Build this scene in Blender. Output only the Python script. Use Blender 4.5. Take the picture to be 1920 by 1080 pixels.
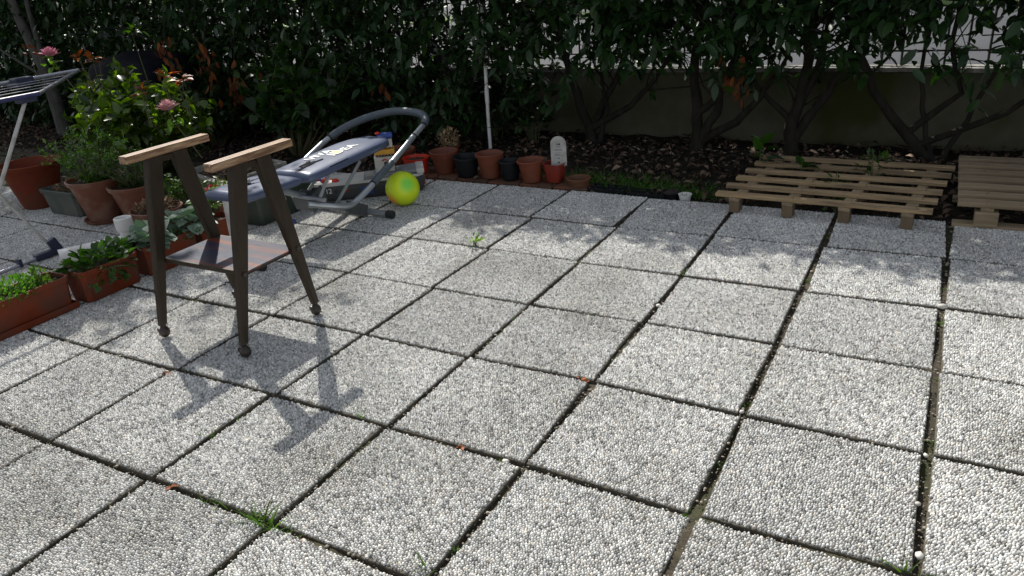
import bpy, bmesh, math, random
import numpy as np
from mathutils import Vector, Matrix

for _o in list(bpy.data.objects):
    bpy.data.objects.remove(_o)
scene = bpy.context.scene
col = scene.collection
RNG = np.random.default_rng(7)
random.seed(7)

# ------------------------------------------------------------------ camera
CAM = np.array([-0.0799572, -4.16397259, 1.39530435])
YAW, PITCH, ROLL, FPX = -0.539259362, 0.414538906, -0.0825145297, 1422.78
_f = np.array([math.sin(YAW) * math.cos(PITCH), math.cos(YAW) * math.cos(PITCH), -math.sin(PITCH)])
_r = np.array([math.cos(YAW), -math.sin(YAW), 0.0])
_u = np.cross(_r, _f)
CR = _r * math.cos(ROLL) + _u * math.sin(ROLL)
CU = -_r * math.sin(ROLL) + _u * math.cos(ROLL)
CF = _f
cam_data = bpy.data.cameras.new('camera')
cam_data.sensor_width = 36.0
cam_data.lens = 36.0 * FPX / 1920.0
cam_data.clip_start = 0.05
cam_data.clip_end = 600.0
cam = bpy.data.objects.new('camera', cam_data)
col.objects.link(cam)
_m = Matrix(((CR[0], CU[0], -CF[0], CAM[0]), (CR[1], CU[1], -CF[1], CAM[1]), (CR[2], CU[2], -CF[2], CAM[2]), (0, 0, 0, 1)))
cam.matrix_world = _m
scene.camera = cam

# ------------------------------------------------------------------ sky, sun, exposure
SUN_TO = Vector((-0.78, 0.60, 1.0)).normalized()
world = bpy.data.worlds.new('World')
scene.world = world
world.use_nodes = True
wn = world.node_tree
bg = wn.nodes['Background']
sky = wn.nodes.new('ShaderNodeTexSky')
sky.sky_type = 'NISHITA'
sky.sun_disc = False
sky.sun_elevation = math.asin(SUN_TO.z)
sky.sun_rotation = math.atan2(SUN_TO.x, SUN_TO.y)
sky.air_density = 1.0
sky.dust_density = 1.2
hs_ = wn.nodes.new('ShaderNodeHueSaturation')      # sky blue reduced so the fill light in shade is neutral
hs_.inputs['Saturation'].default_value = 0.36
wn.links.new(sky.outputs[0], hs_.inputs['Color'])
wn.links.new(hs_.outputs[0], bg.inputs[0])
bg.inputs[1].default_value = 0.122
sun_data = bpy.data.lights.new('sun', 'SUN')
sun_data.energy = 4.7
sun_data.angle = math.radians(0.6)
sun_data.color = (1.0, 0.965, 0.90)
sun = bpy.data.objects.new('sun', sun_data)
sun.rotation_euler = SUN_TO.to_track_quat('Z', 'Y').to_euler()
sun.location = (-4, 4, 8)
col.objects.link(sun)
scene.view_settings.view_transform = 'Standard'
scene.view_settings.look = 'None'
scene.view_settings.exposure = 0.38
scene.view_settings.gamma = 1.0
scene.view_settings.use_curve_mapping = False
scene.render.engine = 'CYCLES'
scene.cycles.max_bounces = 6
scene.cycles.diffuse_bounces = 3
scene.cycles.glossy_bounces = 3
scene.cycles.transmission_bounces = 4
scene.cycles.transparent_max_bounces = 8
scene.cycles.use_denoising = True


def px(x, y, X=None, Y=None, Z=None):
    """point of the place seen at pixel (x, y) of the 1920 wide photograph, on the plane X=, Y= or Z="""
    d = CF + CR * (x - 960) / FPX - CU * (y - 540) / FPX
    if X is not None:
        t = (X - CAM[0]) / d[0]
    elif Y is not None:
        t = (Y - CAM[1]) / d[1]
    else:
        t = ((Z or 0.0) - CAM[2]) / d[2]
    return Vector(CAM + d * t)


# ------------------------------------------------------------------ materials
def hexlin(h):
    h = h.lstrip('#')
    c = [int(h[i:i + 2], 16) / 255 for i in (0, 2, 4)]
    return tuple((v / 12.92 if v <= 0.04045 else ((v + 0.055) / 1.055) ** 2.4) for v in c)


def mat(name, c1, c2=None, scale=8.0, rough=0.6, r2=None, bump=0.0, bscale=None, metal=0.0, transl=0.0,
        tcol=None, spec=0.5, jitter=0.0, coat=0.0, attr=None, detail=5.0, c3=None, s3=1.2, stretch=None, objco=True, sheen=0.0):
    m = bpy.data.materials.new(name)
    m.use_nodes = True
    nt = m.node_tree
    N, L = nt.nodes, nt.links
    bs = N['Principled BSDF']
    out = N['Material Output']
    bs.inputs['Metallic'].default_value = metal
    bs.inputs['Specular IOR Level'].default_value = spec
    bs.inputs['Coat Weight'].default_value = coat
    co = N.new('ShaderNodeTexCoord')
    vec = co.outputs['Object']
    if not objco:
        ge = N.new('ShaderNodeNewGeometry')
        vec = ge.outputs['Position']
    if stretch:
        mp = N.new('ShaderNodeMapping')
        mp.inputs['Scale'].default_value = stretch
        L.new(vec, mp.inputs[0])
        vec = mp.outputs[0]
    no = N.new('ShaderNodeTexNoise')
    no.inputs['Scale'].default_value = scale
    no.inputs['Detail'].default_value = detail
    no.inputs['Roughness'].default_value = 0.62
    L.new(vec, no.inputs['Vector'])
    rp = N.new('ShaderNodeValToRGB')
    rp.color_ramp.elements[0].position = 0.34
    rp.color_ramp.elements[1].position = 0.66
    rp.color_ramp.elements[0].color = (*c1, 1)
    rp.color_ramp.elements[1].color = (*(c2 or c1), 1)
    L.new(no.outputs['Fac'], rp.inputs[0])
    csock = rp.outputs[0]
    if c3:
        n3 = N.new('ShaderNodeTexNoise')
        n3.inputs['Scale'].default_value = s3
        n3.inputs['Detail'].default_value = 4
        L.new(vec, n3.inputs['Vector'])
        r3 = N.new('ShaderNodeValToRGB')
        r3.color_ramp.elements[0].position = 0.48
        r3.color_ramp.elements[1].position = 0.68
        L.new(n3.outputs['Fac'], r3.inputs[0])
        mx = N.new('ShaderNodeMix')
        mx.data_type = 'RGBA'
        L.new(r3.outputs[0], mx.inputs[0])
        L.new(csock, mx.inputs[6])
        mx.inputs[7].default_value = (*c3, 1)
        csock = mx.outputs[2]
    if attr:
        at = N.new('ShaderNodeAttribute')
        at.attribute_name = attr
        mx = N.new('ShaderNodeMix')
        mx.data_type = 'RGBA'
        mx.blend_type = 'MULTIPLY'
        mx.inputs[0].default_value = 1.0
        L.new(csock, mx.inputs[6])
        L.new(at.outputs['Color'], mx.inputs[7])
        csock = mx.outputs[2]
    if jitter:
        oi = N.new('ShaderNodeObjectInfo')
        hs = N.new('ShaderNodeHueSaturation')
        mr = N.new('ShaderNodeMapRange')
        mr.inputs['To Min'].default_value = 1 - jitter
        mr.inputs['To Max'].default_value = 1 + jitter
        L.new(oi.outputs['Random'], mr.inputs[0])
        L.new(mr.outputs[0], hs.inputs['Value'])
        L.new(csock, hs.inputs['Color'])
        csock = hs.outputs[0]
    L.new(csock, bs.inputs['Base Color'])
    rr = N.new('ShaderNodeMapRange')
    rr.inputs['To Min'].default_value = rough
    rr.inputs['To Max'].default_value = r2 if r2 is not None else min(1, rough + 0.15)
    L.new(no.outputs['Fac'], rr.inputs[0])
    L.new(rr.outputs[0], bs.inputs['Roughness'])
    if bump:
        nb = N.new('ShaderNodeTexNoise')
        nb.inputs['Scale'].default_value = bscale or scale * 4
        nb.inputs['Detail'].default_value = 4
        L.new(vec, nb.inputs['Vector'])
        bp = N.new('ShaderNodeBump')
        bp.inputs['Strength'].default_value = min(1.0, bump)
        bp.inputs['Distance'].default_value = 0.004
        L.new(nb.outputs['Fac'], bp.inputs['Height'])
        L.new(bp.outputs[0], bs.inputs['Normal'])
    if transl:
        tr = N.new('ShaderNodeBsdfTranslucent')
        if tcol:
            mx = N.new('ShaderNodeMix')
            mx.data_type = 'RGBA'
            mx.blend_type = 'MULTIPLY'
            mx.inputs[0].default_value = 1.0
            L.new(csock, mx.inputs[6])
            mx.inputs[7].default_value = (*tcol, 1)
            L.new(mx.outputs[2], tr.inputs[0])
        else:
            L.new(csock, tr.inputs[0])
        ms = N.new('ShaderNodeMixShader')
        ms.inputs[0].default_value = transl
        L.new(bs.outputs[0], ms.inputs[1])
        L.new(tr.outputs[0], ms.inputs[2])
        L.new(ms.outputs[0], out.inputs[0])
    return m


M = {}
M['pebble'] = mat('pebble_stone', (0.91, 0.905, 0.88), (1, 0.99, 0.965), scale=3.0, rough=0.5, r2=0.75, attr='tint',
                  c3=(0.76, 0.75, 0.71), s3=2.0, objco=False, bump=0.15, bscale=500, jitter=0.09)
M['mortar'] = mat('slab_concrete', (0.065, 0.058, 0.042), (0.14, 0.125, 0.095), scale=40, rough=0.85, bump=0.5, bscale=300, c3=(0.04, 0.04, 0.028), s3=6)
M['bed'] = mat('joint_soil', (0.018, 0.014, 0.008), (0.075, 0.06, 0.037), scale=26, rough=0.95, bump=1.0, bscale=160, c3=(0.032, 0.042, 0.010), s3=1.6, objco=False)
M['soil'] = mat('garden_soil', (0.010, 0.008, 0.006), (0.032, 0.026, 0.018), scale=30, rough=0.95, bump=1.0, bscale=120, objco=False, spec=0.2)
M['pot_soil'] = mat('potting_soil', (0.015, 0.011, 0.008), (0.07, 0.045, 0.03), scale=60, rough=0.95, bump=1.0, bscale=200)
M['litter'] = mat('dry_leaf', (0.07, 0.052, 0.038), (0.165, 0.125, 0.095), scale=9, rough=0.8, attr='tint', objco=False, spec=0.3)
M['terracotta'] = mat('terracotta_plastic', (0.155, 0.036, 0.014), (0.195, 0.05, 0.02), scale=9, rough=0.5, r2=0.7, bump=0.15, bscale=150, jitter=0.1, c3=(0.17, 0.062, 0.036), s3=5)
M['terracotta_pale'] = mat('terracotta_sunbleached', (0.15, 0.05, 0.025), (0.19, 0.068, 0.036), scale=9, rough=0.55, r2=0.75, bump=0.2, bscale=150, jitter=0.08, c3=(0.24, 0.14, 0.10), s3=8)
M['planter_red'] = mat('planter_red_brown_plastic', (0.13, 0.022, 0.007), (0.17, 0.032, 0.010), scale=7, rough=0.6, r2=0.8, spec=0.25, bump=0.1, bscale=200, jitter=0.08, c3=(0.10, 0.036, 0.022), s3=6)
M['bright_red'] = mat('bright_red_plastic', (0.55, 0.028, 0.008), (0.6, 0.036, 0.012), scale=5, rough=0.35)
M['dull_red'] = mat('dull_red_plastic', (0.20, 0.022, 0.012), (0.25, 0.03, 0.016), scale=5, rough=0.45)
M['black_pot'] = mat('black_plastic', (0.005, 0.007, 0.008), (0.011, 0.013, 0.015), scale=12, rough=0.45, r2=0.6, spec=0.3)
M['brown_pot'] = mat('brown_plastic', (0.11, 0.045, 0.018), (0.15, 0.06, 0.025), scale=8, rough=0.6)
M['green_pot'] = mat('dark_green_plastic', (0.018, 0.034, 0.024), (0.028, 0.044, 0.034), scale=9, rough=0.45, r2=0.65, c3=(0.045, 0.05, 0.04), s3=5)
M['green_grey'] = mat('grey_green_plastic', (0.05, 0.062, 0.05), (0.07, 0.08, 0.068), scale=9, rough=0.55, c3=(0.10, 0.10, 0.085), s3=7)
M['white_plastic'] = mat('white_plastic', (0.72, 0.71, 0.68), (0.8, 0.79, 0.77), scale=6, rough=0.35, c3=(0.6, 0.58, 0.52), s3=9)
M['grey_white'] = mat('greyed_white_paint', (0.40, 0.39, 0.37), (0.5, 0.49, 0.47), scale=9, rough=0.5, c3=(0.28, 0.27, 0.24), s3=14)
M['brick'] = mat('edging_brick', (0.12, 0.045, 0.022), (0.18, 0.07, 0.036), scale=14, rough=0.9, bump=0.6, bscale=120, jitter=0.25, c3=(0.06, 0.038, 0.024), s3=9)
M['wall'] = mat('mossy_render', (0.085, 0.08, 0.052), (0.12, 0.115, 0.08), scale=4, rough=0.95, bump=0.6, bscale=60, c3=(0.05, 0.055, 0.018), s3=1.6, objco=False, spec=0.2)
M['coping'] = mat('coping_stone', (0.12, 0.12, 0.10), (0.34, 0.33, 0.3), scale=14, rough=0.85, bump=0.5, bscale=60, jitter=0.3, c3=(0.05, 0.05, 0.035), s3=5)
M['iron'] = mat('black_fence_iron', (0.012, 0.012, 0.013), (0.03, 0.027, 0.025), scale=30, rough=0.5)
M['wire'] = mat('plastic_coated_wire', (0.22, 0.23, 0.27), (0.28, 0.29, 0.33), rough=0.5)
M['wood_shaded'] = mat('shade_darkened_block_wood', (0.10, 0.07, 0.042), (0.16, 0.115, 0.07), scale=8, rough=0.85, bump=0.5, bscale=50, jitter=0.15)  # colour darkened to carry the shade under the planks
M['nail'] = mat('dark_nail_head', (0.02, 0.018, 0.016), rough=0.6)
M['asphalt'] = mat('asphalt', (0.036, 0.038, 0.044), (0.05, 0.052, 0.058), scale=30, rough=0.8, bump=0.6, bscale=200, objco=False, c3=(0.03, 0.03, 0.035), s3=0.7)
M['concrete'] = mat('pale_concrete', (0.2, 0.2, 0.21), (0.3, 0.3, 0.31), scale=3, rough=0.85, bump=0.3, bscale=80, jitter=0.05)
M['pavement_pale'] = mat('pale_pavement', (0.5, 0.5, 0.5), (0.62, 0.62, 0.6), scale=3, rough=0.85, bump=0.3, bscale=80)
M['old_concrete'] = mat('weathered_concrete', (0.24, 0.23, 0.2), (0.36, 0.35, 0.31), scale=14, rough=0.9, bump=0.7, bscale=90, c3=(0.14, 0.13, 0.1), s3=5)
M['grass_far'] = mat('far_verge_grass', (0.05, 0.09, 0.02), (0.12, 0.18, 0.04), scale=6, rough=0.9, objco=False)
M['bark'] = mat('laurel_bark', (0.016, 0.014, 0.011), (0.034, 0.03, 0.024), scale=18, rough=0.95, bump=0.9, bscale=60, stretch=(1, 1, 0.35), spec=0.2)
M['bark_grey'] = mat('grey_bark', (0.05, 0.048, 0.042), (0.10, 0.095, 0.085), scale=18, rough=0.95, bump=0.9, bscale=60, stretch=(1, 1, 0.35), spec=0.2)
M['twig'] = mat('green_twig', (0.06, 0.075, 0.03), (0.11, 0.12, 0.05), scale=18, rough=0.7)
M['rose_stem'] = mat('rose_stem', (0.07, 0.085, 0.03), (0.13, 0.10, 0.05), scale=18, rough=0.7)
M['laurel'] = mat('laurel_leaf', (0.013, 0.034, 0.010), (0.022, 0.05, 0.015), scale=3, rough=0.32, r2=0.5, transl=0.14, tcol=(1.6, 2.0, 0.6), attr='tint', objco=False, spec=0.35)
M['leaf'] = mat('soft_leaf', (0.05, 0.10, 0.022), (0.085, 0.15, 0.035), scale=5, rough=0.32, r2=0.5, transl=0.4, tcol=(1.6, 1.9, 0.5), attr='tint', objco=False)
M['rose_leaf'] = mat('glossy_leaf', (0.035, 0.075, 0.016), (0.06, 0.11, 0.024), scale=5, rough=0.2, r2=0.35, transl=0.45, tcol=(1.9, 2.1, 0.45), attr='tint', objco=False, spec=0.6)
M['dead_leaf'] = mat('rust_dead_leaf', (0.14, 0.045, 0.018), (0.24, 0.085, 0.03), scale=14, rough=0.75, transl=0.3, tcol=(1.2, .8, .6), attr='tint', objco=False, spec=0.2)
M['copper_leaf'] = mat('copper_young_leaf', (0.13, 0.032, 0.014), (0.21, 0.07, 0.02), scale=14, rough=0.35, transl=0.45, tcol=(1.8, 1.2, .5), attr='tint', objco=False)
M['cyclamen'] = mat('silver_veined_leaf', (0.045, 0.10, 0.05), (0.3, 0.38, 0.33), scale=42, rough=0.4, transl=0.2, tcol=(1.0, 1.5, 0.6), attr='tint')
M['petal'] = mat('pink_petal', (0.62, 0.22, 0.32), (0.74, 0.36, 0.42), scale=20, rough=0.55, transl=0.35, attr='tint')
M['wood'] = mat('pallet_wood', (0.26, 0.175, 0.09), (0.42, 0.30, 0.165), scale=6, rough=0.8, bump=0.5, bscale=50, stretch=(0.5, 6, 6), jitter=0.18, c3=(0.14, 0.10, 0.062), s3=4.5)
M['wood_grey'] = mat('weathered_pallet_wood', (0.23, 0.17, 0.10), (0.36, 0.275, 0.175), scale=6, rough=0.85, bump=0.5, bscale=50, stretch=(0.5, 6, 6), jitter=0.16, c3=(0.12, 0.088, 0.055), s3=2.5)
M['armwood'] = mat('worn_handle_wood', (0.17, 0.08, 0.035), (0.46, 0.31, 0.18), scale=14, rough=0.5, bump=0.4, bscale=60, stretch=(7, 0.7, 7), c3=(0.13, 0.065, 0.03), s3=9)
M['legmetal'] = mat('brown_leg_wood', (0.017, 0.011, 0.0055), (0.034, 0.022, 0.011), scale=20, rough=0.5, r2=0.65, bump=0.25, bscale=90, stretch=(3, 3, 0.5), c3=(0.03, 0.018, 0.009), s3=9, spec=0.3)
M['castor'] = mat('brown_castor', (0.016, 0.011, 0.008), (0.032, 0.022, 0.016), scale=30, rough=0.4)
M['shelf'] = mat('stained_metal_shelf', (0.010, 0.016, 0.042), (0.024, 0.032, 0.062), scale=40, rough=0.24, r2=0.36, c3=(0.15, 0.038, 0.015), s3=3.0, stretch=(0.7, 6, 1), spec=0.4)
M['vinyl'] = mat('blue_grey_vinyl', (0.068, 0.088, 0.15), (0.08, 0.1, 0.165), scale=4, rough=0.30, r2=0.38, bump=0.08, bscale=260, coat=0.0, spec=0.4)
M['vinyl_black'] = mat('printed_black', (0.008, 0.009, 0.013), rough=0.7, spec=0.1)
M['print_white'] = mat('printed_white', (0.8, 0.8, 0.78), rough=0.5)
M['print_yellow'] = mat('printed_yellow', (0.8, 0.5, 0.04), rough=0.5)
M['steel'] = mat('silver_painted_steel', (0.33, 0.36, 0.38), (0.4, 0.43, 0.45), scale=9, rough=0.28, r2=0.38, metal=0.55)
M['steel_dark'] = mat('dull_grey_steel', (0.09, 0.10, 0.11), (0.14, 0.15, 0.16), scale=12, rough=0.4, metal=0.5)
M['alu'] = mat('aluminium', (0.30, 0.31, 0.35), (0.36, 0.37, 0.41), scale=9, rough=0.25, r2=0.35, metal=0.7)
M['foam'] = mat('dark_foam_grip', (0.06, 0.078, 0.095), (0.085, 0.105, 0.125), scale=60, rough=0.45, r2=0.6)
M['rubber'] = mat('black_rubber', (0.012, 0.012, 0.013), (0.02, 0.02, 0.022), scale=20, rough=0.5)
M['navy'] = mat('navy_plastic', (0.018, 0.022, 0.05), (0.025, 0.03, 0.065), scale=12, rough=0.4)
M['bluemetal'] = mat('violet_blue_enamel', (0.03, 0.032, 0.10), (0.04, 0.042, 0.13), scale=12, rough=0.3)
M['tarp'] = mat('navy_tarpaulin', (0.002, 0.0026, 0.006), (0.004, 0.005, 0.010), scale=6, rough=0.7, bump=0.4, bscale=20, spec=0.15)
M['toy_hull'] = mat('charcoal_toy_plastic', (0.045, 0.047, 0.05), (0.06, 0.062, 0.065), scale=9, rough=0.45)
M['toy_deck'] = mat('grey_toy_plastic', (0.2, 0.21, 0.22), (0.25, 0.26, 0.27), scale=9, rough=0.45)
M['toy_white'] = mat('off_white_toy_plastic', (0.52, 0.51, 0.48), (0.6, 0.59, 0.56), scale=9, rough=0.4)
M['toy_blue'] = mat('blue_toy_plastic', (0.02, 0.06, 0.28), (0.03, 0.075, 0.33), scale=9, rough=0.4)
M['toy_yellow'] = mat('yellow_toy_plastic', (0.68, 0.33, 0.03), (0.74, 0.38, 0.05), scale=9, rough=0.4)
M['dark_glass'] = mat('dark_window', (0.02, 0.022, 0.03), rough=0.12)
M['straw'] = mat('dry_straw', (0.25, 0.18, 0.10), (0.42, 0.34, 0.22), scale=20, rough=0.8, attr='tint')
M['housewall'] = mat('far_house_render', (0.5, 0.46, 0.38), (0.58, 0.54, 0.46), scale=2, rough=0.9)
M['rooftile'] = mat('far_roof_tile', (0.25, 0.11, 0.07), (0.36, 0.17, 0.11), scale=9, rough=0.85)


# ------------------------------------------------------------------ object helpers
def tag(o, label=None, cat=None, group=None, kind=None):
    if label:
        o['label'] = label
    if cat:
        o['category'] = cat
    if group:
        o['group'] = group
    if kind:
        o['kind'] = kind
    return o


def empty(name, loc, label=None, cat=None, group=None, kind=None, rz=0.0):
    o = bpy.data.objects.new(name, None)
    o.empty_display_size = 0.1
    o.location = loc
    o.rotation_euler = (0, 0, rz)
    col.objects.link(o)
    return tag(o, label, cat, group, kind)


def mesh_obj(name, me, parent=None, loc=None, rot=None, matrix=None):
    o = bpy.data.objects.new(name, me)
    col.objects.link(o)
    if parent:
        o.parent = parent
    if matrix is not None:
        o.matrix_local = matrix
    else:
        if loc is not None:
            o.location = loc
        if rot is not None:
            o.rotation_euler = rot
    return o


def wpos(o):
    v = Vector((0, 0, 0))
    while o is not None:
        v = v + o.location
        o = o.parent
    return v


class MB:
    """collects simple solids, in world coordinates, and links them as ONE mesh object"""
    def __init__(s):
        s.bm = bmesh.new()

    def _mark(s):
        return len(s.bm.verts)

    def _new(s, n):
        s.bm.verts.ensure_lookup_table()
        return s.bm.verts[n:]

    def box(s, c, size, rot=(0, 0, 0), bev=0.0, segs=2, taper=None, mtx=None):
        from mathutils import Euler
        g = bmesh.ops.create_cube(s.bm, size=1.0)
        vs = g['verts']
        for v in vs:
            k = 1.0
            kx = ky = 1.0
            if taper and v.co.z < 0:
                kx, ky = taper
            v.co = Vector((v.co.x * size[0] * kx, v.co.y * size[1] * ky, v.co.z * size[2]))
        if bev:
            es = list({e for v in vs for e in v.link_edges})
            r = bmesh.ops.bevel(s.bm, geom=es, offset=bev, segments=segs, affect='EDGES', profile=0.6)
            vs = list({v for f in r['faces'] for v in f.verts} | {v for v in vs if v.is_valid})
        R = mtx if mtx is not None else Euler(rot).to_matrix()
        c = Vector(c)
        for v in vs:
            v.co = R @ v.co + c
        return s

    def tube(s, pts, r, n=10, caps=True, closed=False):
        pts = [Vector(p) for p in pts]
        k = len(pts)
        rs = r if isinstance(r, (list, tuple)) else [r] * k
        rings = []
        up = None
        for i, p in enumerate(pts):
            a = pts[(i - 1) % k] if (closed or i > 0) else p
            b = pts[(i + 1) % k] if (closed or i < k - 1) else p
            t = (b - a).normalized()
            if up is None:
                up = Vector((0, 0, 1)) if abs(t.z) < 0.9 else Vector((0, 1, 0))
            side = t.cross(up).normalized()
            up = side.cross(t).normalized()
            ring = [s.bm.verts.new(p + (side * math.cos(2 * math.pi * q / n) + up * math.sin(2 * math.pi * q / n)) * rs[i]) for q in range(n)]
            rings.append(ring)
        m = k if closed else k - 1
        for i in range(m):
            A, B = rings[i], rings[(i + 1) % k]
            for q in range(n):
                s.bm.faces.new((A[q], A[(q + 1) % n], B[(q + 1) % n], B[q]))
        if caps and not closed:
            s.bm.faces.new(list(reversed(rings[0])))
            s.bm.faces.new(rings[-1])
        return s

    def lathe(s, prof, c=(0, 0, 0), n=32, R=None, closed=False, wob=0.0, sq=None):
        c = Vector(c)
        rings = []
        for (r, z) in prof:
            if r <= 1e-6:
                rings.append([s.bm.verts.new((R @ Vector((0, 0, z)) if R else Vector((0, 0, z))) + c)])
                continue
            ring = []
            for q in range(n):
                a = 2 * math.pi * q / n
                rr = r
                if sq:
                    rr = r / (abs(math.cos(a)) ** sq + abs(math.sin(a)) ** sq) ** (1 / sq)
                rr *= 1 + wob * math.sin(a * 2 + 1)
                v = Vector((rr * math.cos(a), rr * math.sin(a), z))
                if R:
                    v = R @ v
                ring.append(s.bm.verts.new(v + c))
            rings.append(ring)
        m = len(rings)
        for i in range(m if closed else m - 1):
            A, B = rings[i], rings[(i + 1) % m]
            if len(A) == 1 and len(B) == 1:
                continue
            for q in range(n):
                if len(A) == 1:
                    s.bm.faces.new((A[0], B[(q + 1) % n], B[q]))
                elif len(B) == 1:
                    s.bm.faces.new((A[q], A[(q + 1) % n], B[0]))
                else:
                    s.bm.faces.new((A[q], A[(q + 1) % n], B[(q + 1) % n], B[q]))
        return s

    def prism(s, poly, z0, z1, T=None):
        """polygon (x, y) extruded from z0 to z1, then through the matrix T"""
        T = T or Matrix.Identity(4)
        a = [s.bm.verts.new(T @ Vector((x, y, z0))) for x, y in poly]
        b = [s.bm.verts.new(T @ Vector((x, y, z1))) for x, y in poly]
        k = len(poly)
        s.bm.faces.new(list(reversed(a)))
        s.bm.faces.new(b)
        for i in range(k):
            s.bm.faces.new((a[i], a[(i + 1) % k], b[(i + 1) % k], b[i]))
        return s

    def build(s, name, m, parent=None, smooth=False, origin=None, angle=40):
        org = wpos(parent) if parent is not None else (Vector(origin) if origin is not None else Vector((0, 0, 0)))
        bmesh.ops.recalc_face_normals(s.bm, faces=s.bm.faces)
        for v in s.bm.verts:
            v.co -= org
        me = bpy.data.meshes.new(name)
        if smooth:
            for f in s.bm.faces:
                f.smooth = True
            la = math.radians(angle)
            for e in s.bm.edges:
                if len(e.link_faces) == 2 and e.calc_face_angle(0) > la:
                    e.smooth = False
        s.bm.to_mesh(me)
        s.bm.free()
        me.materials.append(m)
        o = bpy.data.objects.new(name, me)
        col.objects.link(o)
        if parent is not None:
            o.parent = parent
        else:
            o.location = org
        return o


def npmesh(name, V, F, m, smooth=True, tint=None):
    """V (n,3), F (m,k) array of one face size; tint (n,3) point colour"""
    me = bpy.data.meshes.new(name)
    F = np.asarray(F)
    nf, k = F.shape
    me.vertices.add(len(V))
    me.vertices.foreach_set('co', np.asarray(V, np.float32).ravel())
    me.loops.add(nf * k)
    me.loops.foreach_set('vertex_index', F.astype(np.int32).ravel())
    me.polygons.add(nf)
    me.polygons.foreach_set('loop_start', np.arange(0, nf * k, k, dtype=np.int32))
    me.update(calc_edges=True)
    if smooth:
        me.polygons.foreach_set('use_smooth', np.ones(nf, bool))
    if tint is not None:
        a = me.attributes.new('tint', 'FLOAT_COLOR', 'POINT')
        c = np.ones((len(V), 4), np.float32)
        c[:, :3] = tint
        a.data.foreach_set('color', c.ravel())
    me.materials.append(m)
    return me


# ------------------------------------------------------------------ leaves
def leaf_template(w=0.4, fold=0.12, curl=0.12, stations=4, blunt=0.5):
    """unit long leaf along +Y, face up +Z; quads and end triangles made as degenerate free tris"""
    V = [(0, 0, 0)]
    for i in range(1, stations + 1):
        t = i / (stations + 1)
        hw = w * 0.5 * math.sin(math.pi * t ** blunt) ** 0.8
        z = curl * t * t * -1
        V += [(-hw, t, z + fold * hw), (0, t, z), (hw, t, z + fold * hw)]
    V.append((0, 1, -curl))
    F = [(0, 2, 1), (0, 3, 2)]
    for i in range(stations - 1):
        a = 1 + 3 * i
        b = a + 3
        F += [(a, a + 1, b + 1), (a, b + 1, b), (a + 1, a + 2, b + 2), (a + 1, b + 2, b + 1)]
    a = 1 + 3 * (stations - 1)
    e = len(V) - 1
    F += [(a, a + 1, e), (a + 1, a + 2, e)]
    return np.array(V, float), np.array(F)


T_LAUREL = leaf_template(0.42, 0.3, 0.14, 3, 0.85)
T_SMALL = leaf_template(0.5, 0.3, 0.1, 1, 0.9)
T_ROSE = leaf_template(0.66, 0.35, 0.15, 2, 0.75)
T_BROAD = leaf_template(0.8, 0.3, 0.2, 3, 0.7)
T_GRASS = leaf_template(0.075, 0.5, 0.45, 3, 0.4)
T_LITTER = leaf_template(0.5, 0.8, 0.3, 2, 0.85)


def frames(D, Nn):
    """rotation matrices (n,3,3) with columns side, direction, normal"""
    D = D / np.linalg.norm(D, axis=1, keepdims=True)
    S = np.cross(D, Nn)
    S /= np.linalg.norm(S, axis=1, keepdims=True) + 1e-9
    Nn = np.cross(S, D)
    return np.stack([S, D, Nn], 2)


def leaf_cloud(name, T, P, D, Nn, size, m, tint, parent=None, origin=(0, 0, 0)):
    V0, F0 = T
    R = frames(np.asarray(D, float), np.asarray(Nn, float))
    n = len(P)
    V = np.einsum('nij,vj->nvi', R, V0) * np.asarray(size)[:, None, None] + np.asarray(P)[:, None, :]
    F = F0[None] + (np.arange(n) * len(V0))[:, None, None]
    tc = np.repeat(np.asarray(tint), len(V0), axis=0)
    org = np.array(wpos(parent) if parent is not None else origin)
    me = npmesh(name, V.reshape(-1, 3) - org, F.reshape(-1, 3), m, True, tc)
    o = bpy.data.objects.new(name, me)
    col.objects.link(o)
    if parent is not None:
        o.parent = parent
    else:
        o.location = org
    return o


def leaf_parts(name, T, P, D, Nn, size, m, tints, parent, variants=4):
    """the leaves that show largest, each an object of its own under its plant (shared meshes)"""
    V0, F0 = T
    mes = []
    for i in range(variants):
        t = np.asarray(tints[i % len(tints)])
        mes.append(npmesh(name, V0, F0, m, True, np.repeat(t[None], len(V0), 0)))
    R = frames(np.asarray(D, float), np.asarray(Nn, float))
    org = np.array(wpos(parent))
    for i in range(len(P)):
        mt = Matrix.Identity(4)
        for a in range(3):
            for b in range(3):
                mt[a][b] = R[i, a, b] * size[i]
            mt[a][3] = P[i][a] - org[a]
        mesh_obj(name, mes[i % variants], parent, matrix=mt)


def rnd_dirs(n, rng=RNG):
    v = rng.normal(size=(n, 3))
    return v / np.linalg.norm(v, axis=1, keepdims=True)


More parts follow.
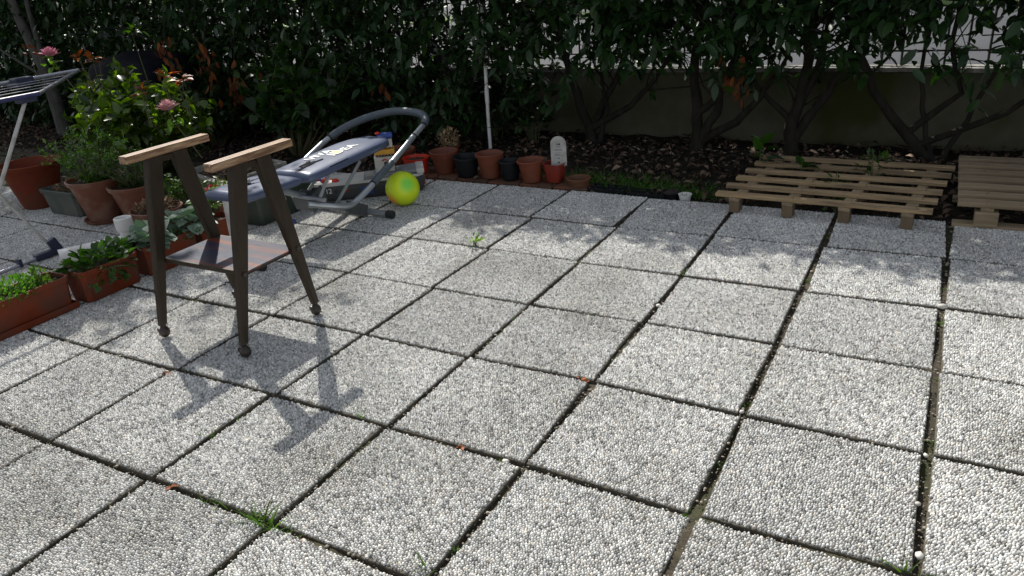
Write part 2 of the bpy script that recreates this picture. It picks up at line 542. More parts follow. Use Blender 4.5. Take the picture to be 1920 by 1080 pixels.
def shoots(P0, D0, per, length, lsize, droop=0.6, spread=0.9, rng=RNG):
    """leaves set alternately along shoots; returns P, D, N, size"""
    n = len(P0)
    t = np.tile(np.linspace(0.1, 1.0, per), (n, 1)) + rng.uniform(-.05, .05, (n, per))
    D0 = D0 / np.linalg.norm(D0, axis=1, keepdims=True)
    L = np.asarray(length)[:, None] * np.ones((n, per))
    P = P0[:, None, :] + D0[:, None, :] * (t * L)[..., None]
    P[..., 2] -= droop * 0.5 * (t * L) ** 2 / np.maximum(L, 1e-3) * 0.6
    side = rnd_dirs(n * per, rng).reshape(n, per, 3)
    D = D0[:, None, :] * 0.55 + side * spread
    D[..., 2] -= droop
    D /= np.linalg.norm(D, axis=2, keepdims=True)
    Nn = rnd_dirs(n * per, rng).reshape(n, per, 3) * 0.5
    Nn[..., 2] += 0.8
    sz = lsize * rng.uniform(0.65, 1.2, n * per)
    return P.reshape(-1, 3), D.reshape(-1, 3), Nn.reshape(-1, 3), sz


def tints(n, lo, hi, rng=RNG, odd=None, podd=0.0):
    t = rng.random((n, 1))
    c = np.array(lo) * (1 - t) + np.array(hi) * t
    c = c * rng.uniform(0.85, 1.15, (n, 1))
    if odd is not None:
        k = rng.random(n) < podd
        c[k] = odd
    return c
# corners of the laid slabs (x, y), row by row from the back edge, columns from x = 0.52 leftwards
GRID = {
  0: [(0.523,0.021), (0.005,0.031), (-0.524,0.015), (-1.058,0.022), (-1.584,0.014), (-2.118,0.032), (-2.632,0.023), (-3.130,0.017), (-3.643,0.013), (-4.164,0.009)],
  1: [(0.523,-0.501), (0.004,-0.487), (-0.519,-0.504), (-1.049,-0.505), (-1.566,-0.525), (-2.088,-0.520), (-2.604,-0.505), (-3.111,-0.491), (-3.638,-0.501), (-4.161,-0.507)],
  2: [(0.523,-1.032), (0.004,-1.036), (-0.520,-1.051), (-1.038,-1.058), (-1.553,-1.045), (-2.086,-1.027), (-2.590,-1.021), (-3.120,-1.027), (-3.639,-1.024), (-4.160,-1.025)],
  3: [(0.522,-1.554), (0.002,-1.566), (-0.522,-1.553), (-1.039,-1.556), (-1.552,-1.562), (-2.060,-1.560), (-2.593,-1.546), (-3.115,-1.546), (-3.636,-1.545), (-4.159,-1.544)],
  4: [(0.522,-2.064), (0.004,-2.063), (-0.521,-2.069), (-1.048,-2.045), (-1.553,-2.062), (-2.066,-2.058), (-2.598,-2.057), (-3.103,-2.070), (-3.633,-2.067), (-4.158,-2.063)],
  5: [(0.521,-2.575), (-0.001,-2.570), (-0.523,-2.580), (-1.044,-2.567), (-1.563,-2.566), (-2.082,-2.564), (-2.609,-2.576), (-3.118,-2.593), (-3.637,-2.585), (-4.159,-2.580)],
  6: [(0.520,-3.090), (-0.001,-3.089), (-0.522,-3.090), (-1.045,-3.085), (-1.572,-3.081), (-2.084,-3.089), (-2.604,-3.100), (-3.121,-3.099), (-3.640,-3.098), (-4.160,-3.095)],
  7: [(0.520,-3.605), (-0.001,-3.605), (-0.522,-3.604), (-1.044,-3.602), (-1.566,-3.600), (-2.084,-3.604), (-2.603,-3.609), (-3.122,-3.610), (-3.641,-3.610), (-4.161,-3.608)],
  8: [(0.520,-4.120), (-0.001,-4.120), (-0.522,-4.119), (-1.043,-4.118), (-1.563,-4.118), (-2.083,-4.120), (-2.603,-4.122), (-3.122,-4.123), (-3.642,-4.123), (-4.162,-4.122)],
}


def corner(j, k):
    """corner of the laying grid; j counts columns from -1, k rows"""
    if k in GRID and -1 <= j <= 8:
        return np.array(GRID[k][j + 1])
    return np.array((-j * 0.5203 + 0.001 * math.sin(j * 3 + k), -k * 0.515 + 0.002 * math.cos(j + 2 * k)))


# ------------------------------------------------------------------ ground and patio bed
def sheet(name, x0, x1, y0, y1, nx, ny, zf, m, kind='structure', parent=None):
    X, Y = np.meshgrid(np.linspace(x0, x1, nx), np.linspace(y0, y1, ny))
    Z = zf(X, Y)
    V = np.stack([X, Y, Z], 2).reshape(-1, 3)
    i = np.arange((ny - 1) * (nx - 1))
    a = (i // (nx - 1)) * nx + i % (nx - 1)
    F = np.stack([a, a + 1, a + nx + 1, a + nx], 1)
    me = npmesh(name, V, F, m)
    o = bpy.data.objects.new(name, me)
    col.objects.link(o)
    if parent:
        o.parent = parent
    if kind:
        o['kind'] = kind
    return o


def bumps(X, Y, amp, sc, seed=0):
    r = np.random.default_rng(seed)
    Z = np.zeros_like(X)
    for i in range(14):
        a = r.uniform(0, 6.28)
        f = sc * r.uniform(0.6, 3.2)
        Z += np.sin(X * f * math.cos(a) + Y * f * math.sin(a) + r.uniform(0, 6.28)) * amp / (1 + 0.35 * i)
    return Z


sheet('ground', -300, 300, -60, 400, 12, 12, lambda X, Y: X * 0 - 0.12, M['soil'])
sheet('garden_soil', -16, 5, 0.0, 1.62, 420, 34, lambda X, Y: -0.038 + bumps(X, Y, 0.006, 7, 1) + 0.014 * np.clip(Y, 0, 1), M['soil'])
sheet('garden_soil', -16, -5.7, -0.98, 0.0, 180, 20, lambda X, Y: -0.036 + bumps(X, Y, 0.005, 7, 2), M['soil'])

patio = sheet('patio', -9.3, 2.2, -5.2, 0.03, 500, 240, lambda X, Y: -0.024 + bumps(X, Y, 0.0022, 16, 3) + np.clip(bumps(X, Y, 0.006, 3.5, 33), -0.004, 0.006), M['bed'])


# a pebble-faced slab: every pebble is the cell between its neighbours, rounded and domed
def pebble_facing(seed):
    r = np.random.default_rng(seed)
    S, sp = 0.496, 0.0083
    ny = int(S / (sp * 0.866)) + 3
    nx = int(S / sp) + 3
    ii, jj = np.meshgrid(np.arange(nx), np.arange(ny))
    X = (ii + 0.5 * (jj % 2)) * sp - S / 2 - sp
    Y = jj * sp * 0.866 - S / 2 - sp
    X = X + r.uniform(-0.36, 0.36, X.shape) * sp
    Y = Y + r.uniform(-0.36, 0.36, X.shape) * sp
    Wt = r.normal(0, 0.12, X.shape) * sp * sp
    K = 9
    ang = np.linspace(0, 2 * np.pi, K, endpoint=False) + r.uniform(0, 1)
    Rd = np.full(X.shape + (K,), sp * 1.1)
    for dj in (-2, -1, 0, 1, 2):
        for di in (-2, -1, 0, 1, 2):
            if di == 0 and dj == 0:
                continue
            Xn = np.roll(X, (-dj, -di), (0, 1))
            Yn = np.roll(Y, (-dj, -di), (0, 1))
            Wn = np.roll(Wt, (-dj, -di), (0, 1))
            dx, dy = Xn - X, Yn - Y
            d2 = dx * dx + dy * dy
            ok = d2 < (4 * sp) ** 2
            num = d2 + Wt - Wn
            for q in range(K):
                dot = dx * math.cos(ang[q]) + dy * math.sin(ang[q])
                rr = np.where(ok & (dot > 1e-5), num / (2 * np.maximum(dot, 1e-5)), 1)
                Rd[..., q] = np.minimum(Rd[..., q], rr)
    H = S / 2
    X, Y = X.ravel(), Y.ravel()
    Rd = Rd.reshape(-1, K)
    keep = (np.abs(X) < H - 0.002) & (np.abs(Y) < H - 0.002)
    X, Y, Rd = X[keep], Y[keep], Rd[keep]
    sm = (np.roll(Rd, 1, 1) + 2 * Rd + np.roll(Rd, -1, 1)) / 4
    Rd = np.minimum(sm, Rd * 1.06) * 0.95 - 0.00025
    Rd = np.clip(Rd, 0.0016, sp * 0.85)
    n = len(X)
    ca, sa = np.cos(ang), np.sin(ang)
    top = r.normal(0, 0.0007, n)
    tilt = r.normal(0, 0.14, (n, 2))
    V = np.zeros((n, 3 * K + 1, 3))
    for ring, (k, z) in enumerate(((1.0, -0.0085), (0.94, -0.0046), (0.64, -0.0011))):
        px_ = Rd * k * ca
        py_ = Rd * k * sa
        V[:, ring * K:(ring + 1) * K, 0] = np.clip(X[:, None] + px_, -H, H)
        V[:, ring * K:(ring + 1) * K, 1] = np.clip(Y[:, None] + py_, -H, H)
        V[:, ring * K:(ring + 1) * K, 2] = z + (top[:, None] + px_ * tilt[:, :1] + py_ * tilt[:, 1:])
    V[:, -1, 0], V[:, -1, 1], V[:, -1, 2] = X, Y, top
    F = []
    for q in range(K):
        p = (q + 1) % K
        F += [(q, p, K + p), (q, K + p, K + q), (K + q, K + p, 2 * K + p), (K + q, 2 * K + p, 2 * K + q), (2 * K + q, 2 * K + p, 3 * K)]
    F = np.array(F)
    FF = (F[None] + (np.arange(n) * (3 * K + 1))[:, None, None]).reshape(-1, 3)
    g = np.clip(r.normal(0.54, 0.125, n), 0.16, 0.85)
    br = r.random(n)
    g = np.where(br > 0.82, r.uniform(0.72, 0.9, n), g)
    g = np.where(br < 0.06, r.uniform(0.15, 0.28, n), g)
    warm = r.normal(0, 0.014, n) + (r.random(n) < .03) * .06
    C = np.stack([g * (1.0 + warm), g, g * (0.985 - warm * 1.3)], 1)
    return npmesh('pebble_facing', V.reshape(-1, 3), FF, M['pebble'], True, np.repeat(C, 3 * K + 1, 0))


def slab_core(seed):
    """concrete body with chipped, slightly uneven edges"""
    r = np.random.default_rng(seed)
    n = 26
    t = np.linspace(-0.25, 0.25, n)
    ring = [(x, -0.25) for x in t[:-1]] + [(0.25, y) for y in t[:-1]] + [(-x, 0.25) for x in t[:-1]] + [(-0.25, -y) for y in t[:-1]]
    ring = np.array(ring) * (1 + r.normal(0, 0.0022, (len(ring), 1)))
    b = bmesh.new()
    a = [b.verts.new((x, y, -0.045)) for x, y in ring]
    c = [b.verts.new((x * 0.998, y * 0.998, -0.0085)) for x, y in ring]
    d = [b.verts.new((x * 0.991, y * 0.991, -0.0066)) for x, y in ring]
    k = len(ring)
    for i in range(k):
        j = (i + 1) % k
        b.faces.new((a[i], a[j], c[j], c[i]))
        b.faces.new((c[i], c[j], d[j], d[i]))
    b.faces.new(d)
    me = bpy.data.meshes.new('paving_slab')
    b.to_mesh(me)
    b.free()
    me.materials.append(M['mortar'])
    return me


FACING = [pebble_facing(s) for s in (11, 12, 13)]
CORE = [slab_core(s) for s in (21, 22, 23)]


def seen(p, m=120):
    d = np.array(p) - CAM
    z = d @ CF
    if z < 0.2:
        return False
    x = 960 + FPX * (d @ CR) / z
    y = 540 - FPX * (d @ CU) / z
    return -m < x < 1920 + m and -m < y < 1080 + m


nslab = 0
for j in range(-2, 15):
    for k in range(0, 9):
        if j >= 7 and k < 2 and not (j == 7):
            continue
        if j == -2 or j == -1:
            pass
        c = [corner(j, k), corner(j + 1, k), corner(j + 1, k + 1), corner(j, k + 1)]
        if j == -2:
            c = [corner(-1, k) + (0.52, 0), corner(-1, k), corner(-1, k + 1), corner(-1, k + 1) + (0.52, 0)]
        ctr = sum(c) / 4
        if not any(seen((x, y, 0), 200) for x, y in c):
            continue
        ex = (c[0] + c[3] - c[1] - c[2]) / 2
        a = math.atan2(ex[1], ex[0])
        wx = np.linalg.norm(ex) - (0.023 if j < 2 else 0.0165 if j < 5 else 0.0125)
        ey = (c[0] + c[1] - c[2] - c[3]) / 2
        wy = np.linalg.norm(ey) - (0.0135 if k < 4 else 0.0165)
        ra = random.Random(j * 31 + k)
        s = mesh_obj('paving_slab', CORE[ra.randrange(3)], patio, loc=(ctr[0], ctr[1], ra.uniform(-0.003, 0.002)),
                     rot=(ra.uniform(-.0035, .0035), ra.uniform(-.0035, .0035), a + ra.uniform(-.002, .002)))
        s.scale = (wx / 0.5, wy / 0.5, 1)
        f = mesh_obj('pebble_facing', FACING[ra.randrange(3)], s, rot=(0, 0, ra.randrange(4) * math.pi / 2))
        f['kind'] = 'stuff'
        nslab += 1

# grit and loose pebbles lying in the joints
gp, gs, gt = [], [], []
rg = np.random.default_rng(5)
for j in range(-1, 9):
    for k in range(0, 9):
        a, b, c = corner(j, k), corner(j + 1, k), corner(j, k + 1)
        for (p, q, dens, wid) in ((a, b, 26, 0.004), (a, c, 60 if j < 4 else 26, 0.009 if j < 3 else 0.005)):
            t = rg.random(dens)
            P = p[None] * (1 - t[:, None]) + q[None] * t[:, None] + rg.normal(0, wid, (dens, 2))
            gp.append(P)
GP = np.concatenate(gp)
GP = GP[[seen((x, y, 0), 60) for x, y in GP]]
ico = bmesh.new()
bmesh.ops.create_icosphere(ico, subdivisions=1, radius=1)
IV = np.array([v.co[:] for v in ico.verts])
IF = np.array([[v.index for v in f.verts] for f in ico.faces])
ico.free()
n = len(GP)
sz = rg.uniform(0.0012, 0.0042, n) * np.where(rg.random(n) < 0.12, 1.9, 1)
sc3 = sz[:, None] * rg.uniform(0.6, 1.3, (n, 3))
sc3[:, 2] *= 0.6
V = IV[None] * sc3[:, None, :] + np.concatenate([GP, rg.uniform(-0.022, -0.012, (n, 1))], 1)[:, None, :] + np.array([0, 0, 1]) * (sc3[:, 2:3, None])
tc = rg.uniform(0.05, 0.4, (n, 1)) * np.array([[1.0, 0.88, 0.7]])
me = npmesh('joint_grit', V.reshape(-1, 3), (IF[None] + (np.arange(n) * len(IV))[:, None, None]).reshape(-1, 3), M['pebble'], False, np.repeat(tc, len(IV), 0))
o = mesh_obj('joint_grit', me, patio)
o['kind'] = 'stuff'

# ------------------------------------------------------------------ leaf litter on the bed
rl = np.random.default_rng(9)
n = 10500
P = np.stack([rl.uniform(-12, 2.2, n), rl.beta(1.25, 1.3, n) * 1.55 + 0.05, rl.uniform(-0.02, 0.012, n)], 1)
n2 = 1500
P2 = np.stack([rl.uniform(-12, -5.8, n2), rl.uniform(-0.95, 0.1, n2), rl.uniform(-0.022, 0.0, n2)], 1)
P = np.concatenate([P, P2])
n = len(P)
D = rnd_dirs(n, rl)
D[:, 2] *= 0.25
Nn = rnd_dirs(n, rl) * 0.5
Nn[:, 2] += 0.9
leaf_cloud('leaf_litter', T_LITTER, P, D, Nn, rl.uniform(0.02, 0.068, n), M['litter'], tints(n, (0.2, 0.17, 0.15), (1.25, 1.12, 1.05), rl, odd=(2.2, 2.1, 2.0), podd=.025))
bpy.data.objects['leaf_litter']['kind'] = 'stuff'


def grass_patch(name, cx, cy, rx, ry, n, h, z=-0.03, seed=0, base=(0.5, 0.75, 0.4), parent=None, label=None, cat=None, group=None, kind=None, lean=0.6, hi=(1.2, 1.5, 1.0)):
    r = np.random.default_rng(seed + 100)
    P = np.stack([cx + r.normal(0, rx, n), cy + r.normal(0, ry, n), np.full(n, z)], 1)
    D = rnd_dirs(n, r) * lean
    D[:, 2] = np.abs(D[:, 2]) + 0.5
    Nn = rnd_dirs(n, r)
    Nn[:, 2] = np.abs(Nn[:, 2])
    o = leaf_cloud(name, T_GRASS, P, D, Nn, r.uniform(0.45, 1.1, n) * h, M['leaf'], tints(n, base, hi, r), origin=(cx, cy, z))
    return tag(o, label, cat, group, kind)


grass_patch('grass', -1.95, 0.28, 0.28, 0.08, 1100, 0.085, seed=1, kind='stuff', base=(0.4, 0.6, 0.25), hi=(1.2, 1.5, 0.6), lean=1.0)
grass_patch('grass', -1.5, 0.2, 0.22, 0.06, 900, 0.07, seed=2, kind='stuff', base=(0.4, 0.6, 0.25), hi=(1.2, 1.6, 0.6), lean=1.2)
grass_patch('grass', -7.0, -0.8, 0.9, 0.2, 1200, 0.08, seed=3, kind='stuff', base=(0.25, 0.4, 0.15), hi=(0.7, 0.9, 0.4), lean=1.0)

# ------------------------------------------------------------------ boundary wall with iron fence
WY = 1.62
wall = empty('boundary_wall', (-5, WY, -0.1), 'low mossy rendered wall behind the hedge trunks with the iron fence on top', 'wall')


def wallsheet():
    b = MB()
    nx, nz = 420, 14
    X, Z = np.meshgrid(np.linspace(-16, 5, nx), np.linspace(-0.1, 0.47, nz))
    plinth = 0.02 * (Z < (0.06 + 0.02 * np.sin(X * 2.1) + 0.01 * np.sin(X * 7)))
    Y = WY - plinth + bumps(X, Z, 0.0016, 9, 5)
    V = np.stack([X, Y, Z], 2).reshape(-1, 3)
    i = np.arange((nz - 1) * (nx - 1))
    a = (i // (nx - 1)) * nx + i % (nx - 1)
    return npmesh('render_face', V - np.array([-5, WY, -0.1]), np.stack([a, a + 1, a + nx + 1, a + nx], 1), M['wall'])


mesh_obj('render_face', wallsheet(), wall)
MB().box((-5.5, WY + 0.085, 0.185), (21, 0.15, 0.57)).build('wall_core', M['wall'], wall)
rw = random.Random(3)
x = -16.0
cm = None
while x < 5:
    w = rw.uniform(0.42, 0.6)
    MB().box((x + w / 2, WY + 0.055 + rw.uniform(-.006, .006), 0.488 + rw.uniform(-.003, .004)), (w - 0.008, 0.15, 0.03), bev=0.006,
             rot=(rw.uniform(-.01, .01), rw.uniform(-.006, .006), rw.uniform(-.01, .01))).build('coping_stone', M['coping'], wall)
    x += w
fence = empty('iron_fence', (-5, WY + 0.1, 0.49), 'black iron railing with upright bars standing on the low wall', 'fence')
for z in (0.60, 1.62):
    MB().box((-5.5, WY + 0.1, z), (21, 0.03, 0.012)).build('rail', M['iron'], fence)
bmx = MB()
bmx.tube([(0, 0, 0), (0, 0, 1.2)], 0.008, 6)
bmx.tube([(0, 0, 1.2), (0, 0, 1.26)], [0.011, 0.001], 6)
bar0 = bmx.build('bar', M['iron'])
bar_me = bar0.data
bpy.data.objects.remove(bar0)
x = -15.9
while x < 4.6:
    mesh_obj('bar', bar_me, fence, loc=(x + 5 + rw.uniform(-.004, .004), rw.uniform(-.002, .002), 0.0))
    x += 0.125
o = MB().box((-17.4, WY + 0.9, -0.05), (30, 1.36, 0.13), bev=0.01).build('pavement', M['pavement_pale'])
o['kind'] = 'structure'
o = MB().box((17.6, WY + 0.9, -0.05), (39.9, 1.36, 0.13), bev=0.01).build('pavement', M['asphalt'])
o['kind'] = 'structure'
sheet('road', -80, 80, 3.25, 24, 60, 10, lambda X, Y: X * 0 - 0.06, M['asphalt'])
sheet('verge', -120, 120, 24, 70, 40, 30, lambda X, Y: -0.03 + bumps(X, Y, 0.02, 1.2, 8) + 0.02 * (Y - 24), M['grass_far'])
sheet('verge', -30, 30, 12.2, 13.7, 60, 8, lambda X, Y: -0.05 + bumps(X, Y, 0.01, 3, 9) + 0.06 * np.sin((Y - 12.2) / 1.5 * np.pi), M['grass_far'])

# ------------------------------------------------------------------ laurel hedge: one shrub after another
# stems as polylines in the place (x, y, z, radius)
def stem_path(pts):
    return [Vector(p[:3]) for p in pts], [p[3] for p in pts]


SHRUBS = [
    # x, y of the foot, stems (dx, dy, dz offsets at 4 heights)
    (-0.13, 1.28, [[(0, 0), (-.20, .22), (-.38, .45), (-.52, .75), (-.6, 1.3)], [(0, 0), (-.07, .25), (-.13, .55), (-.1, 1.0), (-.05, 1.7)],
                   [(.05, 0), (.15, .28), (.26, .55), (.33, .9), (.4, 1.7)], [(.08, 0.12), (.36, .34), (.6, .56), (.8, .9)], [(.04, .2), (.1, .45), (.02, .75), (.08, 1.4)]], .035),
    (-1.0, 1.26, [[(0, 0), (.0, .25), (.06, .5), (.1, .95), (.08, 1.8)], [(.04, .1), (.16, .36), (.3, .6), (.36, 1.0), (.42, 1.6)],
                  [(-.02, .25), (-.18, .42), (-.34, .62), (-.4, .9)], [(.1, .3), (.14, .6), (.2, .9), (.24, 1.5)]], .045),
    (-1.64, 1.22, [[(0, 0), (.0, .25), (-.03, .5), (-.02, .95), (0, 1.8)], [(.04, .1), (.14, .3), (.18, .5), (.3, .8), (.4, 1.4)],
                   [(.08, .08), (.28, .24), (.42, .4), (.6, .7)], [(.02, .3), (.16, .42), (.25, .62), (.36, 1.1)]], .045),
    (-2.5, 1.3, [[(0, 0), (-.05, .25), (-.12, .5), (-.2, .9), (-.22, 1.7)], [(.02, .1), (.1, .35), (.22, .55), (.32, .9), (.4, 1.6)],
                 [(.06, .02), (.14, .3), (.12, .55), (.16, .9)], [(.1, .12), (.34, .32), (.52, .5), (.7, .8)]], .04),
    (-3.55, 1.3, [[(0, 0), (.03, .3), (-.02, .7), (.05, 1.7)], [(.04, .1), (.22, .5), (.3, .9), (.4, 1.6)], [(0, .15), (-.2, .5), (-.34, .9), (-.4, 1.5)]], .045),
    (-4.6, 1.3, [[(0, 0), (-.03, .3), (.04, .8), (0, 1.7)], [(.02, .1), (.2, .5), (.28, 1.0), (.4, 1.6)], [(0, .1), (-.22, .5), (-.3, 1.0)]], .04),
    (-5.6, 1.32, [[(0, 0), (.03, .4), (.02, .9), (0, 1.8)], [(.02, .1), (.25, .6), (.35, 1.2)], [(0, .1), (-.2, .6), (-.35, 1.3)]], .04),
    (-6.75, 1.32, [[(0, 0), (-.03, .4), (.04, .9), (0, 1.8)], [(.02, .1), (.3, .6), (.4, 1.3)], [(0, .1), (-.3, .6), (-.4, 1.3)]], .045),
    (-8.0, 1.3, [[(0, 0), (.05, .5), (.04, 1), (0, 1.8)], [(.02, .1), (-.3, .6), (-.4, 1.3)]], .05),
    (-9.5, 1.3, [[(0, 0), (.05, .5), (.04, 1), (0, 1.8)], [(.02, .1), (.3, .6), (.4, 1.3)]], .05),
    (-11.2, 1.3, [[(0, 0), (.05, .5), (.04, 1), (0, 1.8)], [(.02, .1), (.3, .6), (.4, 1.3)]], .05),
    (0.95, 1.3, [[(0, 0), (.05, .4), (.04, .9), (0, 1.8)], [(.02, .1), (-.25, .5), (-.3, 1.1)]], .05),
]
WHERE = ['laurel with four spreading stems behind the gap between the two pallets',
         'laurel with a thick leaning trunk behind the middle of the long pallet',
         'laurel with one straight trunk behind the left corner of the long pallet',
         'laurel with a forked trunk standing behind the white plant tag',
         'laurel with drooping leaves behind the white pole',
         'laurel hanging low over the arched tube of the exercise bench',
         'dense laurel behind the tall green bush near the bench',
         'laurel with dead orange leaves behind the right side of the rose bush',
         'dark laurel behind the navy covered heap',
         'dark laurel behind the pink rose at top left',
         'shaded laurel at the far left end of the hedge by the leaning trunk',
         'laurel behind the grey weathered pallet at the right edge']
BOT = [0.57, 0.56, 0.52, 0.47, 0.14, 0.30, 0.16, 0.06, 0.02, 0.02, 0.02, 0.56]   # underside of each crown
HTOP = 2.62
for si, (sx, sy, stems, r0) in enumerate(SHRUBS):
    rs = np.random.default_rng(300 + si)
    rq = random.Random(300 + si)
    sh = empty('laurel_shrub', (sx, sy, -0.03), WHERE[si], 'shrub', 'laurel shrubs of the hedge')
    tips = []
    for st in stems:
        pts, rad = [], []
        K = len(st)
        dep = rq.uniform(-0.25, 0.1)
        P4 = [Vector((sx + a, sy + dep * (b / 1.7), b - 0.04)) for a, b in st]
        if st is stems[0]:
            main = P4
        elif st[0][1] > 0.05:          # side stems grow out of the main one
            P4[0] = min((a_.lerp(b_, q_ / 6) for a_, b_ in zip(main, main[1:]) for q_ in range(7)), key=lambda v: abs(v.z - P4[0].z)).copy()
        # finer, slightly crooked
        for i in range(K - 1):
            for q in range(3):
                t = q / 3
                p = P4[i].lerp(P4[i + 1], t)
                if i + q:
                    p = p + Vector((rq.uniform(-1, 1), rq.uniform(-1, 1), 0)) * 0.012
                pts.append(p)
        pts.append(P4[-1])
        m = len(pts)
        k0 = 1.0 if st is stems[0] else rq.uniform(0.42, 0.75)
        rad = [r0 * k0 * (1.12 - 0.75 * i / (m - 1)) * rq.uniform(0.93, 1.07) for i in range(m)]
        if st[0][1] == 0:
            rad[0] *= 1.35
        MB().tube(pts, rad, 9).build('trunk', M['bark'], sh, smooth=True, angle=80)
        tips += [(p, pts[min(i + 1, m - 1)] - pts[max(i - 1, 0)]) for i, p in enumerate(pts) if i > m * 0.3]
    # side twigs
    tw = MB()
    for q in range(16):
        p, d = tips[rq.randrange(len(tips))]
        d = (d.normalized() * 0.6 + Vector((rq.uniform(-1, 1), rq.uniform(-1, .5), rq.uniform(-.2, .9)))).normalized()
        L = rq.uniform(0.2, 0.55)
        w = Vector((rq.uniform(-1, 1), rq.uniform(-1, 1), rq.uniform(-1, 1))) * 0.05
        tw.tube([p, p + d * L * .5 + w, p + d * L], [0.008, 0.0055, 0.003], 5, caps=False)
    # leafing shoots
    xl = (SHRUBS[si - 1][0] + sx) / 2 if si not in (0, 11) else (0.45 if si == 0 else 2.3)
    xr = xl
    xs = sorted([s_[0] for s_ in SHRUBS])
    ix = xs.index(sx)
    x0 = (xs[ix - 1] + sx) / 2 - 0.12 if ix else sx - 1.2
    x1 = (xs[ix + 1] + sx) / 2 + 0.12 if ix < len(xs) - 1 else sx + 1.3
    width = x1 - x0
    low = int(470 * width)           # the band the photograph shows
    high = int(380 * width)          # the top of the hedge, whose shade falls on the patio
    Zl = BOT[si] + rs.beta(0.9, 1.1, low) * (1.45 - BOT[si])
    Zh = rs.uniform(1.3, HTOP, high)
    Z = np.concatenate([Zl, Zh])
    n = len(Z)
    X = rs.uniform(x0, x1, n)
    keepgap = np.sin(X * 5.1 + 1.7 * np.sin(Z * 4.2)) + np.sin(X * 2.3 + 4) * 0.6
    gl = (Z - BOT[si]) / (0.31 if sx > -3.2 else 0.25)
    dens = np.where(gl < 1, (keepgap > (-1.3 + 1.0 * (1 - gl))) & (rs.random(n) < (0.16 + 0.55 * gl ** 1.3 if sx > -3.2 else 0.75)), True)
    dens &= ~((sx < -3.2) & (Z > 0.55) & (Z < 0.72) & (np.sin(X * 9) > 0.35) & (rs.random(n) < .6))
    X, Z = X[dens], Z[dens]
    n = len(X)
    topt = np.clip((Z - 1.2) / 1.5, 0, 1)
    yc = 1.18 + 0.0 * topt
    halfd = np.where(Z < 1.3, 0.34 + 0.1 * np.clip((Z - BOT[si]) / 0.7, 0, 1), 0.46 * np.sqrt(np.clip(1.05 - topt ** 3, 0.05, 1)))
    side = rs.uniform(-1, 1, n)
    Y = yc + halfd * np.sign(side) * np.abs(side) ** 0.6
    P0 = np.stack([X, Y, Z], 1)
    D0 = np.stack([rs.normal(0, .45, n), np.sign(side) * 0.55 + rs.normal(0, .4, n), rs.normal(0.1, .5, n)], 1)
    L = rs.uniform(0.12, 0.26, n)
    P, D, Nn, sz = shoots(P0, D0, 6, L, 0.106, droop=0.38, spread=0.95, rng=rs)
    for i in range(0, n, 3):
        if Z[i] < 1.45:
            d = Vector(D0[i]).normalized()
            p = Vector(P0[i])
            tw.tube([p - d * 0.1, p, p + d * L[i]], [0.004, 0.003, 0.0015], 4, caps=False)
    o = tw.build('twigs', M['bark'], sh, smooth=True, angle=90)
    o['kind'] = 'stuff'
    tt = tints(len(P), (0.62, 0.78, 0.7), (1.4, 1.3, 1.0), rs, odd=(2.0, 1.9, 0.6), podd=0.02)
    ov = (P[:, 2] < BOT[si] - 0.16) | ((np.abs(P[:, 0] + 3.15) < 0.13) & (P[:, 1] < 1.0) & (P[:, 2] < 0.68))
    P, D, Nn, sz, tt = P[~ov], D[~ov], Nn[~ov], sz[~ov], tt[~ov]
    # leaves that show: in front and low
    vis = np.array([seen(p, 10) for p in P])
    score = np.where(vis, P[:, 1], 99)
    front = np.argsort(score)[:150]
    front = front[score[front] < 50]
    msk = np.zeros(len(P), bool)
    msk[front] = True
    if msk.any():
        leaf_parts('leaf', T_LAUREL, P[msk], D[msk], Nn[msk], sz[msk], M['laurel'], [(0.7, 0.85, 0.8), (1.0, 1.05, 0.9), (1.25, 1.25, 0.95), (0.85, 1.0, 0.7)], sh)
    o = leaf_cloud('foliage', T_LAUREL, P[~msk], D[~msk], Nn[~msk], sz[~msk], M['laurel'], tt[~msk], sh)
    o['kind'] = 'stuff'


